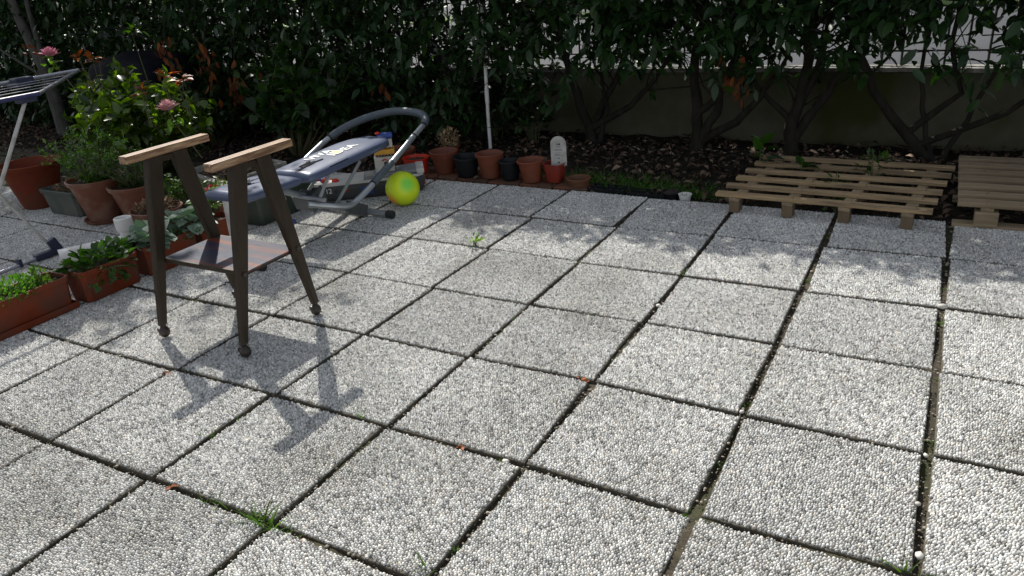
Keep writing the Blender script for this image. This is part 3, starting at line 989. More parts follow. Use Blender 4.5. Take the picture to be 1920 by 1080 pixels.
# ------------------------------------------------------------------ wooden-legged trolley frame
cart = empty('trolley_frame', (-2.65, -2.17, 0), 'open dark brown four-legged trolley frame with two worn wooden handles and one low shelf', 'trolley')
for sx in (-2.886, -2.395):
    for (y0, y1) in ((-2.398, -2.235), (-1.988, -2.115)):
        lg = MB()
        # tapered square leg, wide under the handle and narrow at the foot
        K = 9
        rings = []
        for i in range(K):
            t = i / (K - 1)
            z = 0.062 + t * (0.748 - 0.062)
            yc = y0 + (y1 - y0) * t
            wy = 0.0165 + 0.019 * min(1, t * 1.25)
            wx = 0.015 + 0.006 * t
            c = 0.006
            prof = [(-wx + c, -wy), (wx - c, -wy), (wx, -wy + c), (wx, wy - c), (wx - c, wy), (-wx + c, wy), (-wx, wy - c), (-wx, -wy + c)]
            rings.append([lg.bm.verts.new((sx + a, yc + b, z)) for a, b in prof])
        for i in range(K - 1):
            for q in range(8):
                lg.bm.faces.new((rings[i][q], rings[i][(q + 1) % 8], rings[i + 1][(q + 1) % 8], rings[i + 1][q]))
        lg.bm.faces.new(list(reversed(rings[0])))
        lg.bm.faces.new(rings[-1])
        leg = lg.build('leg', M['legmetal'], cart, smooth=True, angle=35)
        cb = MB()
        cb.lathe([(0.0, 0.078), (0.012, 0.078), (0.016, 0.068), (0.017, 0.06), (0.011, 0.052), (0.014, 0.047), (0.021, 0.037), (0.0235, 0.026), (0.021, 0.013), (0.012, 0.004), (0, 0.0)], (sx, y0 - 0.001, 0), 18)
        cb.box((sx - 0.013, y0 - 0.012, 0.035), (0.02, 0.012, 0.02), bev=0.004)
        c = cb.build('castor', M['castor'], leg, smooth=True)
        MB().lathe([(0, 0.004), (0.009, 0.004), (0.011, 0.0), (0, 0)], (sx + (0.021 if sx > -2.6 else -0.021), y0 + (y1 - y0) * .4, 0.335), 14,
                   R=Matrix.Rotation(math.pi / 2 if sx > -2.6 else -math.pi / 2, 3, 'Y')).build('bolt', M['castor'], leg, smooth=True)
    h = empty('handle', (0, 0, 0))
    bpy.data.objects.remove(h)
    hb = MB().box((sx - 0.004, -2.160, 0.7625), (0.050, 0.408, 0.028), bev=0.005).build('handle', M['armwood'], cart, smooth=True)
    for q in (-0.0165, 0.0, 0.0165):
        MB().box((sx - 0.004 + q, -2.160, 0.7775), (0.0128, 0.404, 0.004), bev=0.0015).build('handle_strip', M['armwood'], hb, smooth=True)
MB().box((-2.64, -2.165, 0.330), (0.488, 0.288, 0.008), bev=0.002).build('shelf', M['shelf'], cart)
fr = MB()
for y in (-2.31, -2.02):
    fr.box((-2.64, y, 0.324), (0.468, 0.012, 0.02), bev=0.003)
for x in (-2.868, -2.412):
    fr.box((x, -2.165, 0.321), (0.012, 0.276, 0.016), bev=0.003)
fr.build('shelf_frame', M['legmetal'], cart)
for x in (-2.884, -2.397):
    MB().box((x, -2.172, 0.732), (0.022, 0.20, 0.024), bev=0.004).build('handle_bracket', M['legmetal'], cart)

# ------------------------------------------------------------------ folding exercise bench
bench = empty('exercise_bench', (-3.2, -1.1, 0), 'blue grey padded exercise bench with a silver tube frame and arched foam grip', 'exercise bench')


def pad(name, x0, x1, y0, y1, zt0, zt1, th, far_round=0.0, near_round=0.05, parent=None):
    """upholstered board between y0 and y1; top height runs from zt0 to zt1"""
    b = MB()
    cx, hw = (x0 + x1) / 2, (x1 - x0) / 2
    L = y1 - y0
    ns, nr = 36, 28
    rings = []
    for i in range(ns):
        s = 0.5 - 0.5 * math.cos(math.pi * i / (ns - 1))
        y = y0 + L * s
        d0, d1 = s * L, (1 - s) * L
        k = 1.0
        kz = 1.0
        if d0 < near_round:
            q = 1 - d0 / near_round
            k = 1 - 0.14 * (1 - math.sqrt(max(0, 1 - q * q)))
        if d0 < 0.03:
            q = 1 - d0 / 0.03
            kz = math.sqrt(max(0.0, 1 - q * q))
        if far_round and d1 < far_round:
            q = 1 - d1 / far_round
            k = 0.30 + 0.70 * math.sqrt(max(0, 1 - q ** 2.3))
        if d1 < 0.045:
            q = 1 - d1 / 0.045
            kz = math.sqrt(max(0.0, 1 - q * q))
        zc = zt0 + (zt1 - zt0) * s - th / 2
        if far_round:
            zc -= 0.018 * max(0, (s - 0.6) / 0.4) ** 2
        ring = []
        for q in range(nr):
            a = 2 * math.pi * q / nr
            ca, sa = math.cos(a), math.sin(a)
            ex = math.copysign(abs(ca) ** 0.42, ca)
            ez = math.copysign(abs(sa) ** 0.55, sa)
            bulge = 1 + 0.08 * (1 - ex * ex) * (sa > 0)
            ring.append(b.bm.verts.new((cx + hw * k * ex, y, zc + th / 2 * max(kz, 0.02) * ez * bulge)))
        rings.append(ring)
    for i in range(ns - 1):
        for q in range(nr):
            b.bm.faces.new((rings[i][q], rings[i][(q + 1) % nr], rings[i + 1][(q + 1) % nr], rings[i + 1][q]))
    b.bm.faces.new(list(reversed(rings[0])))
    b.bm.faces.new(rings[-1])
    return b.build(name, M['vinyl'], parent, smooth=True, angle=80)


back = pad('backrest', -3.36, -3.045, -1.235, -0.43, 0.385, 0.424, 0.062, 0.30, 0.08, bench)
seat = pad('seat', -3.36, -3.05, -1.695, -1.285, 0.408, 0.392, 0.055, 0.0, 0.08, bench)


def board_z(y):
    return 0.385 + (y + 1.235) / 0.815 * 0.039 + 0.003


def text_part(s, size, loc, m, parent, name, rz=math.pi / 2, pitch=0.0, ext=0.0006, sx=1.0, rot=None, bold=0.0):
    cu = bpy.data.curves.new(name, 'FONT')
    cu.body = s
    cu.size = size
    cu.extrude = ext
    cu.offset = bold
    cu.space_character = 0.95
    o = bpy.data.objects.new(name, cu)
    col.objects.link(o)
    dg = bpy.context.evaluated_depsgraph_get()
    me = bpy.data.meshes.new_from_object(o.evaluated_get(dg))
    bpy.data.objects.remove(o)
    me.materials.clear()
    me.materials.append(m)
    p = mesh_obj(name, me, parent)
    R = rot if rot is not None else (Matrix.Rotation(rz, 4, 'Z') @ Matrix.Rotation(pitch, 4, 'Y'))
    p.matrix_local = Matrix.Translation(Vector(loc) - wpos(parent)) @ R @ Matrix.Diagonal((sx, 1, 1, 1))
    return p


SL = math.atan2(0.039, 0.815)
RT = Matrix.Rotation(SL, 4, 'X') @ Matrix.Rotation(math.pi / 2, 4, 'Z')
LZ = 0.0022
text_part('VIVA', 0.088, (-3.218, -1.03, board_z(-1.03) + LZ), M['print_white'], back, 'lettering', rot=RT, sx=1.1, bold=0.0012)
text_part('I', 0.088, (-3.140, -0.925, board_z(-0.925) + LZ), M['print_white'], back, 'lettering', rot=RT, sx=1.1, bold=0.0025)
text_part('D', 0.098, (-3.143, -0.895, board_z(-0.895) + LZ), M['print_white'], back, 'lettering', rot=RT, sx=1.1, bold=0.003)
text_part('EA', 0.088, (-3.140, -0.812, board_z(-0.812) + LZ), M['print_white'], back, 'lettering', rot=RT, sx=1.1, bold=0.0012)
MB().prism([(.016, .010), (.052, .010), (.056, .03), (.050, .060), (.016, .060)], 0, .0008, Matrix.Translation((-3.143, -0.895, board_z(-0.895) + LZ + .0008)) @ RT).build('yellow_patch', M['print_yellow'], back)
# running-figure emblem: angular black strokes
EMB = [[(0, 0), (.11, .018), (.12, .044), (.0, .006)], [(.10, .012), (.20, .022), (.20, .052), (.09, .050)], [(.12, .052), (.17, .052), (.20, .088), (.16, .088)],
       [(.07, .060), (.15, .058), (.16, .074), (.07, .070)], [(.19, .020), (.25, .012), (.255, .026), (.20, .036)], [(.05, .024), (.08, .026), (.08, .046), (.05, .034)]]


def emblem(ox, oy, zf, parent, k=1.0):
    b = MB()
    T = Matrix.Translation((ox, oy, zf)) @ RT @ Matrix.Scale(k, 4)
    for i_, poly in enumerate(EMB):
        b.prism(poly, 0, (0.001 + .00015 * i_) / k, T)
    b.build('emblem', M['vinyl_black'], parent)


emblem(-3.150, -1.205, board_z(-1.205) + LZ, back, 0.86)
emblem(-3.175, -1.60, 0.4105, seat, 0.6)
MB().box((-3.052, -0.985, board_z(-0.985) - 0.017), (0.004, 0.16, 0.012), rot=(SL, 0, 0), bev=0.0015).build('side_slot', M['vinyl_black'], back)
MB().box((-3.205, -0.83, 0.365), (0.24, 0.70, 0.014), rot=(SL, 0, 0)).build('board', M['foam'], back)
MB().box((-3.205, -1.49, 0.352), (0.24, 0.36, 0.014), rot=(-0.03, 0, 0)).build('board', M['foam'], seat)

LOOP = [(-3.09, -1.24, .215), (-3.02, -1.13, .175), (-3.0, -1.04, .150), (-3.0, -.97, .150), (-2.989, -.85, .193), (-2.988, -.627, .278), (-2.992, -.45, .346), (-2.997, -.374, .375),
        (-3.001, -.223, .432), (-3.025, -.155, .457), (-3.075, -.112, .473), (-3.143, -.09, .483), (-3.235, -.078, .486), (-3.326, -.082, .485), (-3.42, -.112, .472), (-3.495, -.161, .455),
        (-3.565, -.225, .430), (-3.617, -.306, .4), (-3.648, -.40, .365), (-3.661, -.484, .333), (-3.66, -.75, .235), (-3.60, -.95, .165), (-3.45, -1.08, .165), (-3.32, -1.22, .21)]


def smooth_path(P, n=4):
    P = [Vector(p) for p in P]
    out = []
    for i in range(len(P) - 1):
        p0, p1, p2, p3 = P[max(i - 1, 0)], P[i], P[i + 1], P[min(i + 2, len(P) - 1)]
        for q in range(n):
            t = q / n
            out.append(0.5 * ((2 * p1) + (p2 - p0) * t + (2 * p0 - 5 * p1 + 4 * p2 - p3) * t * t + (3 * p1 - p0 - 3 * p2 + p3) * t ** 3))
    out.append(P[-1])
    return out


lp = smooth_path(LOOP, 4)
loop = MB().tube(lp, 0.0178, 14).build('arched_tube', M['steel'], bench, smooth=True)
i0 = 8 * 4
i1 = 18 * 4
gp_ = lp[i0:i1 + 1]
MB().tube(gp_, [0.0185] + [0.0252] * (len(gp_) - 2) + [0.0185], 16).build('foam_grip', M['foam'], loop, smooth=True, angle=60)
for i in (i0, i1):
    MB().tube([lp[i] - (lp[i + 1] - lp[i - 1]).normalized() * 0.004, lp[i] + (lp[i + 1] - lp[i - 1]).normalized() * 0.004], 0.0258, 14).build('grip_ring', M['rubber'], loop, smooth=True)
a, b_ = Vector(LOOP[5]), Vector(LOOP[4])
sl = MB().tube([a.lerp(b_, .75), Vector(LOOP[5]).lerp(Vector(LOOP[7]), .12)], 0.0212, 14).build('sleeve', M['foam'], loop, smooth=True)
for s_ in (a.lerp(b_, .77), Vector(LOOP[7]).lerp(Vector(LOOP[8]), .25)):
    d = (a - b_).normalized()
    MB().tube([s_ - d * .004, s_ + d * .004], 0.0222, 14).build('sleeve_ring', M['rubber'], loop, smooth=True)
MB().tube([(-3.2, -1.655, 0.36), (-3.2, -1.45, 0.345), (-3.2, -1.28, 0.29), (-3.2, -1.15, 0.225)], 0.019, 14).build('main_rail', M['steel'], bench, smooth=True)
fl = MB()
fl.box((-3.2, -1.672, 0.19), (0.058, 0.036, 0.36), bev=0.006, rot=(-0.03, 0, 0))
fl.build('front_leg', M['grey_white'], bench)
ff = MB().tube([(-3.40, -1.685, 0.024), (-3.04, -1.685, 0.024)], 0.0185, 14).build('front_foot', M['steel'], bench, smooth=True)
for x in (-3.40, -3.045):
    MB().tube([(x - .018, -1.685, 0.024), (x + .018, -1.685, 0.024)], 0.022, 14).build('end_cap', M['rubber'], ff, smooth=True)
rf = MB().tube([(-3.56, -.765, 0.026), (-2.91, -.785, 0.026)], 0.0195, 16).build('rear_foot', M['steel'], bench, smooth=True)
for x in (-3.56, -2.905):
    MB().tube([(x - .022, -.765 if x < -3.2 else -.785, 0.026), (x + .022, -.765 if x < -3.2 else -.785, 0.026)], 0.0235, 16).build('end_cap', M['rubber'], rf, smooth=True)
mc = MB()
mc.box((-3.2, -1.13, 0.195), (0.15, 0.09, 0.085), bev=0.01, rot=(.3, 0, 0))
mc.box((-3.135, -1.12, 0.205), (0.012, 0.13, 0.10), bev=0.004, rot=(.35, 0, 0))
mc.build('hinge_bracket', M['steel_dark'], bench, smooth=True)
rl_ = MB()
rl_.box((-3.14, -0.94, 0.105), (0.035, 0.40, 0.035), bev=0.004, rot=(-0.42, 0, 0))
rl_.box((-3.26, -0.94, 0.105), (0.035, 0.40, 0.035), bev=0.004, rot=(-0.42, 0, 0))
rl_.build('lower_rail', M['steel_dark'], bench)
MB().box((-3.05, -0.90, 0.085), (0.012, 0.26, 0.07), rot=(-0.42, 0, 0.25), bev=0.003).build('gusset', M['steel_dark'], bench)
for (A, B, w) in (((-3.08, -1.17, .21), (-3.08, -1.02, .37), .022), ((-3.06, -1.07, .15), (-3.06, -.80, .345), .022), ((-3.30, -1.07, .17), (-3.30, -.80, .36), .022)):
    A, B = Vector(A), Vector(B)
    L = (B - A).length
    an = math.atan2(B.z - A.z, B.y - A.y)
    MB().box((A + B) / 2, (0.006, L, w), rot=(an, 0, 0), bev=0.002).build('strut', M['steel'], bench)
for (y, z) in ((-1.14, .20), (-1.09, .175), (-1.0, .125), (-1.16, .23)):
    MB().tube([(-3.128, y, z), (-3.112, y, z)], 0.009, 12).build('bolt', M['alu'], bench, smooth=True)
MB().tube([(-3.2, -1.20, 0.24), (-3.0, -1.20, 0.235)], [0.012, 0.012], 12).build('lock_pin', M['alu'], bench, smooth=True)

# ------------------------------------------------------------------ ball
bl = MB()
bmesh.ops.create_uvsphere(bl.bm, u_segments=40, v_segments=24, radius=0.107)
for v in bl.bm.verts:
    v.co += Vector((-2.985, -0.535, 0.106))
bm_ = mat('playground_ball', (0.60, 0.80, 0.012), (0.66, 0.84, 0.02), scale=4, rough=0.42, coat=0.1)
nt = bm_.node_tree
bs = nt.nodes['Principled BSDF']
src = bs.inputs['Base Color'].links[0].from_socket
tc_ = nt.nodes.new('ShaderNodeTexCoord')


def blob(c, r0, r1, colr, src):
    d = nt.nodes.new('ShaderNodeVectorMath')
    d.operation = 'DISTANCE'
    nt.links.new(tc_.outputs['Object'], d.inputs[0])
    d.inputs[1].default_value = c
    mr = nt.nodes.new('ShaderNodeMapRange')
    mr.inputs['From Min'].default_value = r0
    mr.inputs['From Max'].default_value = r1
    mr.inputs['To Min'].default_value = 1
    mr.inputs['To Max'].default_value = 0
    nt.links.new(d.outputs['Value'], mr.inputs[0])
    mx = nt.nodes.new('ShaderNodeMix')
    mx.data_type = 'RGBA'
    nt.links.new(mr.outputs[0], mx.inputs[0])
    nt.links.new(src, mx.inputs[6])
    mx.inputs[7].default_value = (*colr, 1)
    return mx.outputs[2]


bd = Vector(CAM) - Vector((-2.985, -0.535, 0.106))
bd.normalize()
gc = (bd * 0.8 + Vector(CR) * 0.25 + Vector(CU) * 0.22).normalized() * 0.107
src = blob(gc, 0.022, 0.062, (0.22, 0.70, 0.06), src)
oc = (bd * 0.3 - Vector(CR) * 0.7 - Vector(CU) * 0.75).normalized() * 0.107
src = blob(oc, 0.02, 0.07, (0.85, 0.33, 0.03), src)
nt.links.new(src, bs.inputs['Base Color'])
bo = bl.build('ball', bm_, smooth=True, origin=(-2.985, -0.535, 0.106), angle=80)
tag(bo, 'yellow green rubber ball with a green patch lying on the slabs by the bench', 'ball')

# ------------------------------------------------------------------ toy boat
TB = (-3.70, -0.64, 0.0)
boat = empty('toy_boat', TB, 'large grey toy ship with a white cabin tower and red fittings behind the bench', 'toy boat')


def W(x, y, z):
    return (TB[0] + x, TB[1] + y, TB[2] + z)


hull = MB()
out = [(0, .0), (.03, -.07), (.12, -.11), (.55, -.115), (.74, -.10), (.78, -.07), (.78, .07), (.74, .10), (.55, .115), (.12, .11), (.03, .07)]
rr = []
for z, k in ((0.0, 0.86), (0.02, 0.92), (0.075, 1.0), (0.105, 1.0)):
    rr.append([hull.bm.verts.new(W(0.39 + (x - 0.39) * (0.94 + 0.06 * (k - .86) / .14), y * k, z)) for x, y in out])
for i in range(3):
    for q in range(len(out)):
        p = (q + 1) % len(out)
        hull.bm.faces.new((rr[i][q], rr[i][p], rr[i + 1][p], rr[i + 1][q]))
hull.bm.faces.new(list(reversed(rr[0])))
hull.bm.faces.new(rr[-1])
hull = hull.build('hull', M['toy_hull'], boat)
dk = MB()
dk.prism([(x * 0.985 + 0.005, y * 1.04) for x, y in out], 0.106, 0.122, Matrix.Translation(TB))
dk = dk.build('deck', M['toy_white'], boat)
dk["label"] = 'pale grey deck rim'
MB().box(W(0.60, 0, 0.134), (0.30, 0.18, 0.022), rot=(0, -0.06, 0), bev=0.004).build('ramp', M['toy_deck'], boat)
MB().box(W(0.755, 0, 0.140), (0.05, 0.2, 0.030), bev=0.004).build('ramp_end', M['toy_white'], boat)
def W2(x, y, z):
    return W(x + 0.155, y, 0.125 + (z - 0.125) * 1.22)


MB().box(W2(0.33, -0.02, 0.128), (0.2, 0.19, 0.014), bev=0.003).build('cabin_base', M['toy_deck'], boat)
tw = MB().box(W2(0.375, 0.0, 0.183), (0.125, 0.10, 0.10), bev=0.004).build('cabin', M['toy_white'], boat)
MB().box(W2(0.385, -0.052, 0.180), (0.022, 0.006, 0.04), bev=0.001).build('door', M['dark_glass'], tw)
c = MB()
c.tube([W2(.365, -.055, .205), W2(.385, -.058, .212), W2(.402, -.058, .20), W2(.402, -.058, .175), W2(.38, -.058, .165), W2(.365, -.056, .15)], 0.0045, 8)
c.build('red_pipe', M['bright_red'], tw, smooth=True)
MB().box(W2(0.432, -0.052, 0.205), (0.018, 0.006, 0.024), bev=0.001).build('porthole', M['dark_glass'], tw)
t2 = MB().box(W2(0.385, 0.0, 0.248), (0.13, 0.115, 0.034), bev=0.003).build('yellow_storey', M['toy_yellow'], boat)
for q in range(6):
    MB().box(W2(0.335 + q * 0.02, -0.0585, 0.2345), (0.012, 0.004, 0.010)).build('tooth', M['toy_hull'], t2)
t3 = MB().box(W2(0.40, 0.0, 0.292), (0.085, 0.08, 0.055), bev=0.003).build('bridge', M['toy_white'], boat)
MB().box(W2(0.405, -0.041, 0.293), (0.035, 0.004, 0.04)).build('bridge_window', M['toy_deck'], t3)
t4 = MB().box(W2(0.40, 0.0, 0.3295), (0.10, 0.09, 0.021), bev=0.006).build('bridge_roof', M['toy_blue'], boat)
MB().lathe([(0, .016), (.012, .014), (.017, .006), (.016, 0), (0, 0)], W2(0.355, -0.01, 0.341), 14).build('red_knob', M['bright_red'], t4, smooth=True)
MB().lathe([(0, .006), (.008, .006), (.010, 0), (0, 0)], W2(0.42, -0.01, 0.341), 12).build('roof_cap', M['toy_blue'], t4, smooth=True)
for (x, y) in ((0.20, -0.06), (0.08, 0.02), (0.50, 0.05)):
    m_ = MB()
    m_.lathe([(0, .018), (.012, .016), (.022, .008), (.024, 0), (0, 0)], W(x, y, 0.124 if x < .4 else .15), 14)
    m_.tube([W(x, y, 0.136 if x < .4 else .162), W(x - 0.035, y, 0.142 if x < .4 else .168)], 0.004, 6)
    m_.build('turret', M['bright_red'], boat, smooth=True)
for (x, y, mm) in ((0.05, -0.03, 'toy_blue'), (0.12, -0.02, 'toy_blue'), (0.13, -0.05, 'bright_red'), (0.03, 0.03, 'bright_red')):
    MB().box(W(x, y, 0.135), (0.05, 0.02, 0.022), bev=0.003, rot=(0, 0, x * 9)).build('deck_fitting', M[mm], boat)
for i in range(4):
    MB().box(W(0.425 + 0.0, -0.085, 0.14 + i * 0.0075), (0.05, 0.012, 0.0035), rot=(0, .0, .15)).build('grille_slat', M['toy_white'], boat)
RB = Matrix.Rotation(math.pi / 2, 4, 'X')
text_part('12', 0.045, W(0.13, -0.1125, 0.060), M['print_white'], hull, 'number', rot=RB)
for x in (0.20, 0.27):
    MB().tube([W(x, -0.108, 0.070), W(x, -0.1165, 0.070)], 0.011, 14).build('porthole', M['dull_red' if x > .25 else 'dark_glass'], hull, smooth=True)
MB().box(W(0.40, -0.1165, 0.055), (0.075, 0.004, 0.05), bev=0.001).build('blue_panel', M['toy_blue'], hull)
MB().box(W(0.07, -0.092, 0.03), (0.085, 0.01, 0.04), rot=(0, .5, -.12)).build('red_fin', M['dull_red'], hull)
MB().box(W(0.772, 0.0, 0.065), (0.02, 0.12, 0.06), bev=0.006).build('red_bow_panel', M['bright_red'], hull)
MB().box(W(0.70, -0.104, 0.06), (0.06, 0.012, 0.055), bev=0.004, rot=(0, 0, .1)).build('red_bow_panel', M['dull_red'], hull)
boat.rotation_euler = (0, 0, math.atan2(0.50, 0.64))


# ------------------------------------------------------------------ pots
def pot(name, label, loc, r1, r0, h, m, rim=0.02, lip=0.008, soil=0.8, cat='flower pot', group=None, n=36, sq=None, wob=0.0, tilt=None, collar=True, rimm=None):
    e = empty(name, loc, label, cat, group)
    rt = lambda z: r0 + (r1 - r0) * z / h
    if collar:
        prof = [(0, 0.0), (r0 * 0.96, 0.0), (r0, 0.004), (rt(h - rim) , h - rim), (rt(h - rim) + lip, h - rim + 0.002), (r1 + lip, h - 0.004), (r1 + lip * .5, h), (r1 - 0.001, h - 0.001),
                (r1 - 0.004, h - 0.006), (rt(h * 0.5) - 0.004, h * 0.5), (r0 * 0.9, 0.008), (0, 0.008)]
    else:
        prof = [(0, 0.0), (r0 * 0.96, 0.0), (r0, 0.004), (r1, h - 0.003), (r1 + lip, h - 0.002), (r1 + lip, h), (r1 - 0.002, h), (rt(h * 0.5) - 0.003, h * 0.5), (r0 * 0.9, 0.008), (0, 0.008)]
    body = MB().lathe(prof, loc, n, sq=sq, wob=wob).build('pot_wall', m, e, smooth=True, angle=32)
    if soil:
        zs = h * soil
        sb = MB()
        rs_ = random.Random(len(label))
        rr_ = rt(zs) - 0.005
        sb.lathe([(rr_, zs), (rr_ * .66, zs + rs_.uniform(0, .008)), (rr_ * .33, zs + rs_.uniform(0, .012)), (0, zs + .008)], loc, n, sq=sq)
        for v in sb.bm.verts:
            v.co.z += rs_.uniform(-.003, .004)
        sb.build('soil', M['pot_soil'], e)
    if tilt:
        e.rotation_euler = tilt
    return e


G1 = 'pots in the row along the back edge of the slabs'
# edging bricks that carry the row of pots
edg = empty('brick_edging', (-2.7, 0.13, -0.04), 'row of flat terracotta edging bricks under the pots at the back of the patio', 'brick edging')
rb = random.Random(8)
x = -3.42
bb = MB().box((0, 0, 0), (0.236, 0.118, 0.05), bev=0.005, segs=1).build('brick', M['brick'])
bme = bb.data
bpy.data.objects.remove(bb)
for row, yy in enumerate((0.098, 0.222)):
    x = -3.46 + row * 0.06
    while x < -2.12 - (0.0 if row == 0 else 0.1):
        mesh_obj('brick', bme, edg, loc=(x + 2.7 + .12, yy - .13 + rb.uniform(-.004, .004), 0.023 + rb.uniform(-.004, .003)), rot=(rb.uniform(-.015, .015), rb.uniform(-.015, .015), rb.uniform(-.02, .02)))
        x += 0.246
BZ = 0.012
pot('flower_pot', 'wide pale terracotta pot seen through the arched tube of the bench', (-3.56, 0.20, -0.02), 0.115, 0.085, 0.17, M['terracotta'], 0.03, soil=0.86)
pot('plastic_tub', 'bright orange red plastic tub right of the toy ship', (-3.33, 0.09, BZ), 0.090, 0.07, 0.115, M['bright_red'], collar=False, lip=0.006, cat='tub', wob=0.03)
pot('flower_pot', 'terracotta pot with a broad collar between the red tub and a black pot', (-3.125, 0.145, BZ), 0.095, 0.062, 0.160, M['terracotta'], 0.05, soil=0.5, group=G1)
pot('flower_pot', 'larger black plastic pot left of the white pole', (-2.925, 0.12, BZ), 0.086, 0.068, 0.138, M['black_pot'], 0.015, soil=0.4, group=G1, tilt=(0.03, 0.04, 0))
pot('flower_pot', 'empty terracotta pot with raised rim in front of the white pole', (-2.745, 0.135, BZ), 0.090, 0.064, 0.165, M['terracotta'], 0.024, soil=0.35, group=G1)
pot('flower_pot', 'smaller black plastic pot between two terracotta pots', (-2.585, 0.125, BZ), 0.070, 0.055, 0.125, M['black_pot'], 0.012, soil=0.4, group=G1)
pot('flower_pot', 'empty orange terracotta pot left of the small red pot with the tag', (-2.415, 0.115, BZ), 0.084, 0.06, 0.145, M['terracotta'], 0.016, soil=0.3, group=G1, tilt=(0.03, -0.03, 0))
pot('flower_pot', 'small squarish red plastic pot holding the white plant tag', (-2.262, 0.15, BZ), 0.064, 0.048, 0.122, M['dull_red'], collar=False, soil=0.8, group=G1, sq=5)
pot('flower_pot', 'dull brown pot sunk beside the brick edging', (-2.085, 0.125, -0.045), 0.072, 0.06, 0.10, M['brown_pot'], 0.018, soil=0.5, group=G1)
tg = MB()
TP = Matrix.Translation((-2.232, 0.155, 0.105)) @ Matrix.Rotation(0.40, 4, 'Z') @ Matrix.Rotation(math.pi / 2 + 0.06, 4, 'X')
w_, h_ = 0.050, 0.205
poly = [(-w_ * .3, -.05), (w_ * .3, -.05), (w_ * .55, .0), (w_, .012), (w_, h_ - w_)] + [(w_ * math.cos(a), h_ - w_ + w_ * math.sin(a)) for a in np.linspace(0.2, math.pi - .2, 12)] + [(-w_, h_ - w_), (-w_, .012), (-w_ * .55, .0)]
tagd = empty('plant_tag', (-2.232, 0.155, 0.105), 'white round-topped plant tag stuck in the small red pot', 'plant tag')
tg.prism(poly, -0.001, 0.001, TP).build('tag_plate', M['grey_white'], tagd)
ln = MB()
for (y, x0, x1, t) in ((.135, -.014, .016, .0022), (.130, -.006, .006, .001), (.118, -.028, .022, .0022), (.111, -.030, .026, .0015), (.094, -.026, .016, .0018), (.083, -.03, .010, .0018), (.078, -.03, .026, .0009)):
    ln.prism([(x0, y), (x1, y), (x1, y + t), (x0, y + t)], 0.0011, 0.0016, TP)
for (x0, y0, w2, h2) in ((-.011, .146, .004, .012), (-.004, .146, .003, .010), (.002, .147, .010, .010), (-.008, .056, .005, .007), (0.0, .056, .005, .007), (-.006, .028, .010, .009)):
    ln.prism([(x0, y0), (x0 + w2, y0), (x0 + w2, y0 + h2), (x0, y0 + h2)], 0.0011, 0.0016, TP)
ln.build('print', M['vinyl_black'], tagd)

# seed trays, small black pot and white cup behind the slab edge
tr = empty('seed_tray', (-1.74, 0.10, -0.03), 'flat black seed tray with square cells behind the slabs', 'seed tray')


def tray_bm(x0, x1, y0, y1, z0, z1, nx, ny, name, parent):
    b = MB()
    t = 0.004
    for i in range(nx + 1):
        x = x0 + (x1 - x0) * i / nx
        b.box((x, (y0 + y1) / 2, (z0 + z1) / 2 + (0 if i in (0, nx) else -.004)), (t, y1 - y0, z1 - z0))
    for j in range(ny + 1):
        y = y0 + (y1 - y0) * j / ny
        b.box(((x0 + x1) / 2, y + .0013, (z0 + z1) / 2 + .001), (x1 - x0 + t, t, z1 - z0 - .002))
    b.box(((x0 + x1) / 2, (y0 + y1) / 2, z0 - .003), (x1 - x0, y1 - y0, t))
    return b.build(name, M['black_pot'], parent)


tray_bm(-2.0, -1.75, 0.06, 0.165, -0.028, 0.012, 5, 2, 'cells', tr)
tray_bm(-1.735, -1.50, 0.055, 0.15, -0.03, 0.006, 4, 2, 'cells', tr)
MB().box((-1.75, 0.11, -0.018), (0.46, 0.085, 0.012)).build('soil', M['pot_soil'], tr)
pot('flower_pot', 'low black pot of soil between the seed tray and the white cup', (-1.465, 0.10, -0.045), 0.052, 0.042, 0.065, M['black_pot'], 0.01, soil=0.85)
pot('plastic_cup', 'small white plastic cup standing left of the long pallet', (-1.37, 0.065, -0.035), 0.037, 0.028, 0.055, M['white_plastic'], collar=False, lip=0.003, soil=0.6, cat='cup', n=24)
# pot with dry ball-shaped plant in the bed
pot('flower_pot', 'small terracotta pot with a dry tangled ball behind the row', (-3.42, 0.66, -0.03), 0.075, 0.055, 0.10, M['terracotta'], 0.015, soil=0.9)
P = rnd_dirs(500)
D = rnd_dirs(500)
o = leaf_cloud('dry_plant', T_SMALL, P * 0.085 * RNG.uniform(.6, 1.05, (500, 1)) + np.array([-3.42, .66, .125]), D, rnd_dirs(500), RNG.uniform(.012, .032, 500), M['straw'], tints(500, (.5, .45, .4), (1.3, 1.2, 1.0)), origin=(-3.42, .66, .07))
tag(o, 'dry straw coloured ball-shaped plant in the small pot behind the row', 'plant')

# white pole on a small grey foot
pole = empty('white_pole', (-3.19, 0.88, -0.03), 'thin white pole standing on a small grey plate in front of the hedge', 'pole')
MB().tube(smooth_path([(-3.19, .88, -.01), (-3.187, .88, .2), (-3.182, .88, .36), (-3.181, .88, .40), (-3.172, .88, .62), (-3.15, .88, 1.3)], 3), 0.0135, 12).build('shaft', M['white_plastic'], pole, smooth=True)
MB().tube([(-3.182, .88, .355), (-3.178, .88, .47)], 0.0165, 12).build('sleeve', M['white_plastic'], pole, smooth=True)
MB().box((-3.18, 0.87, -0.018), (0.11, 0.07, 0.014), rot=(0, 0, -.3), bev=0.003).build('foot_plate', M['old_concrete'], pole)

# ------------------------------------------------------------------ pallets


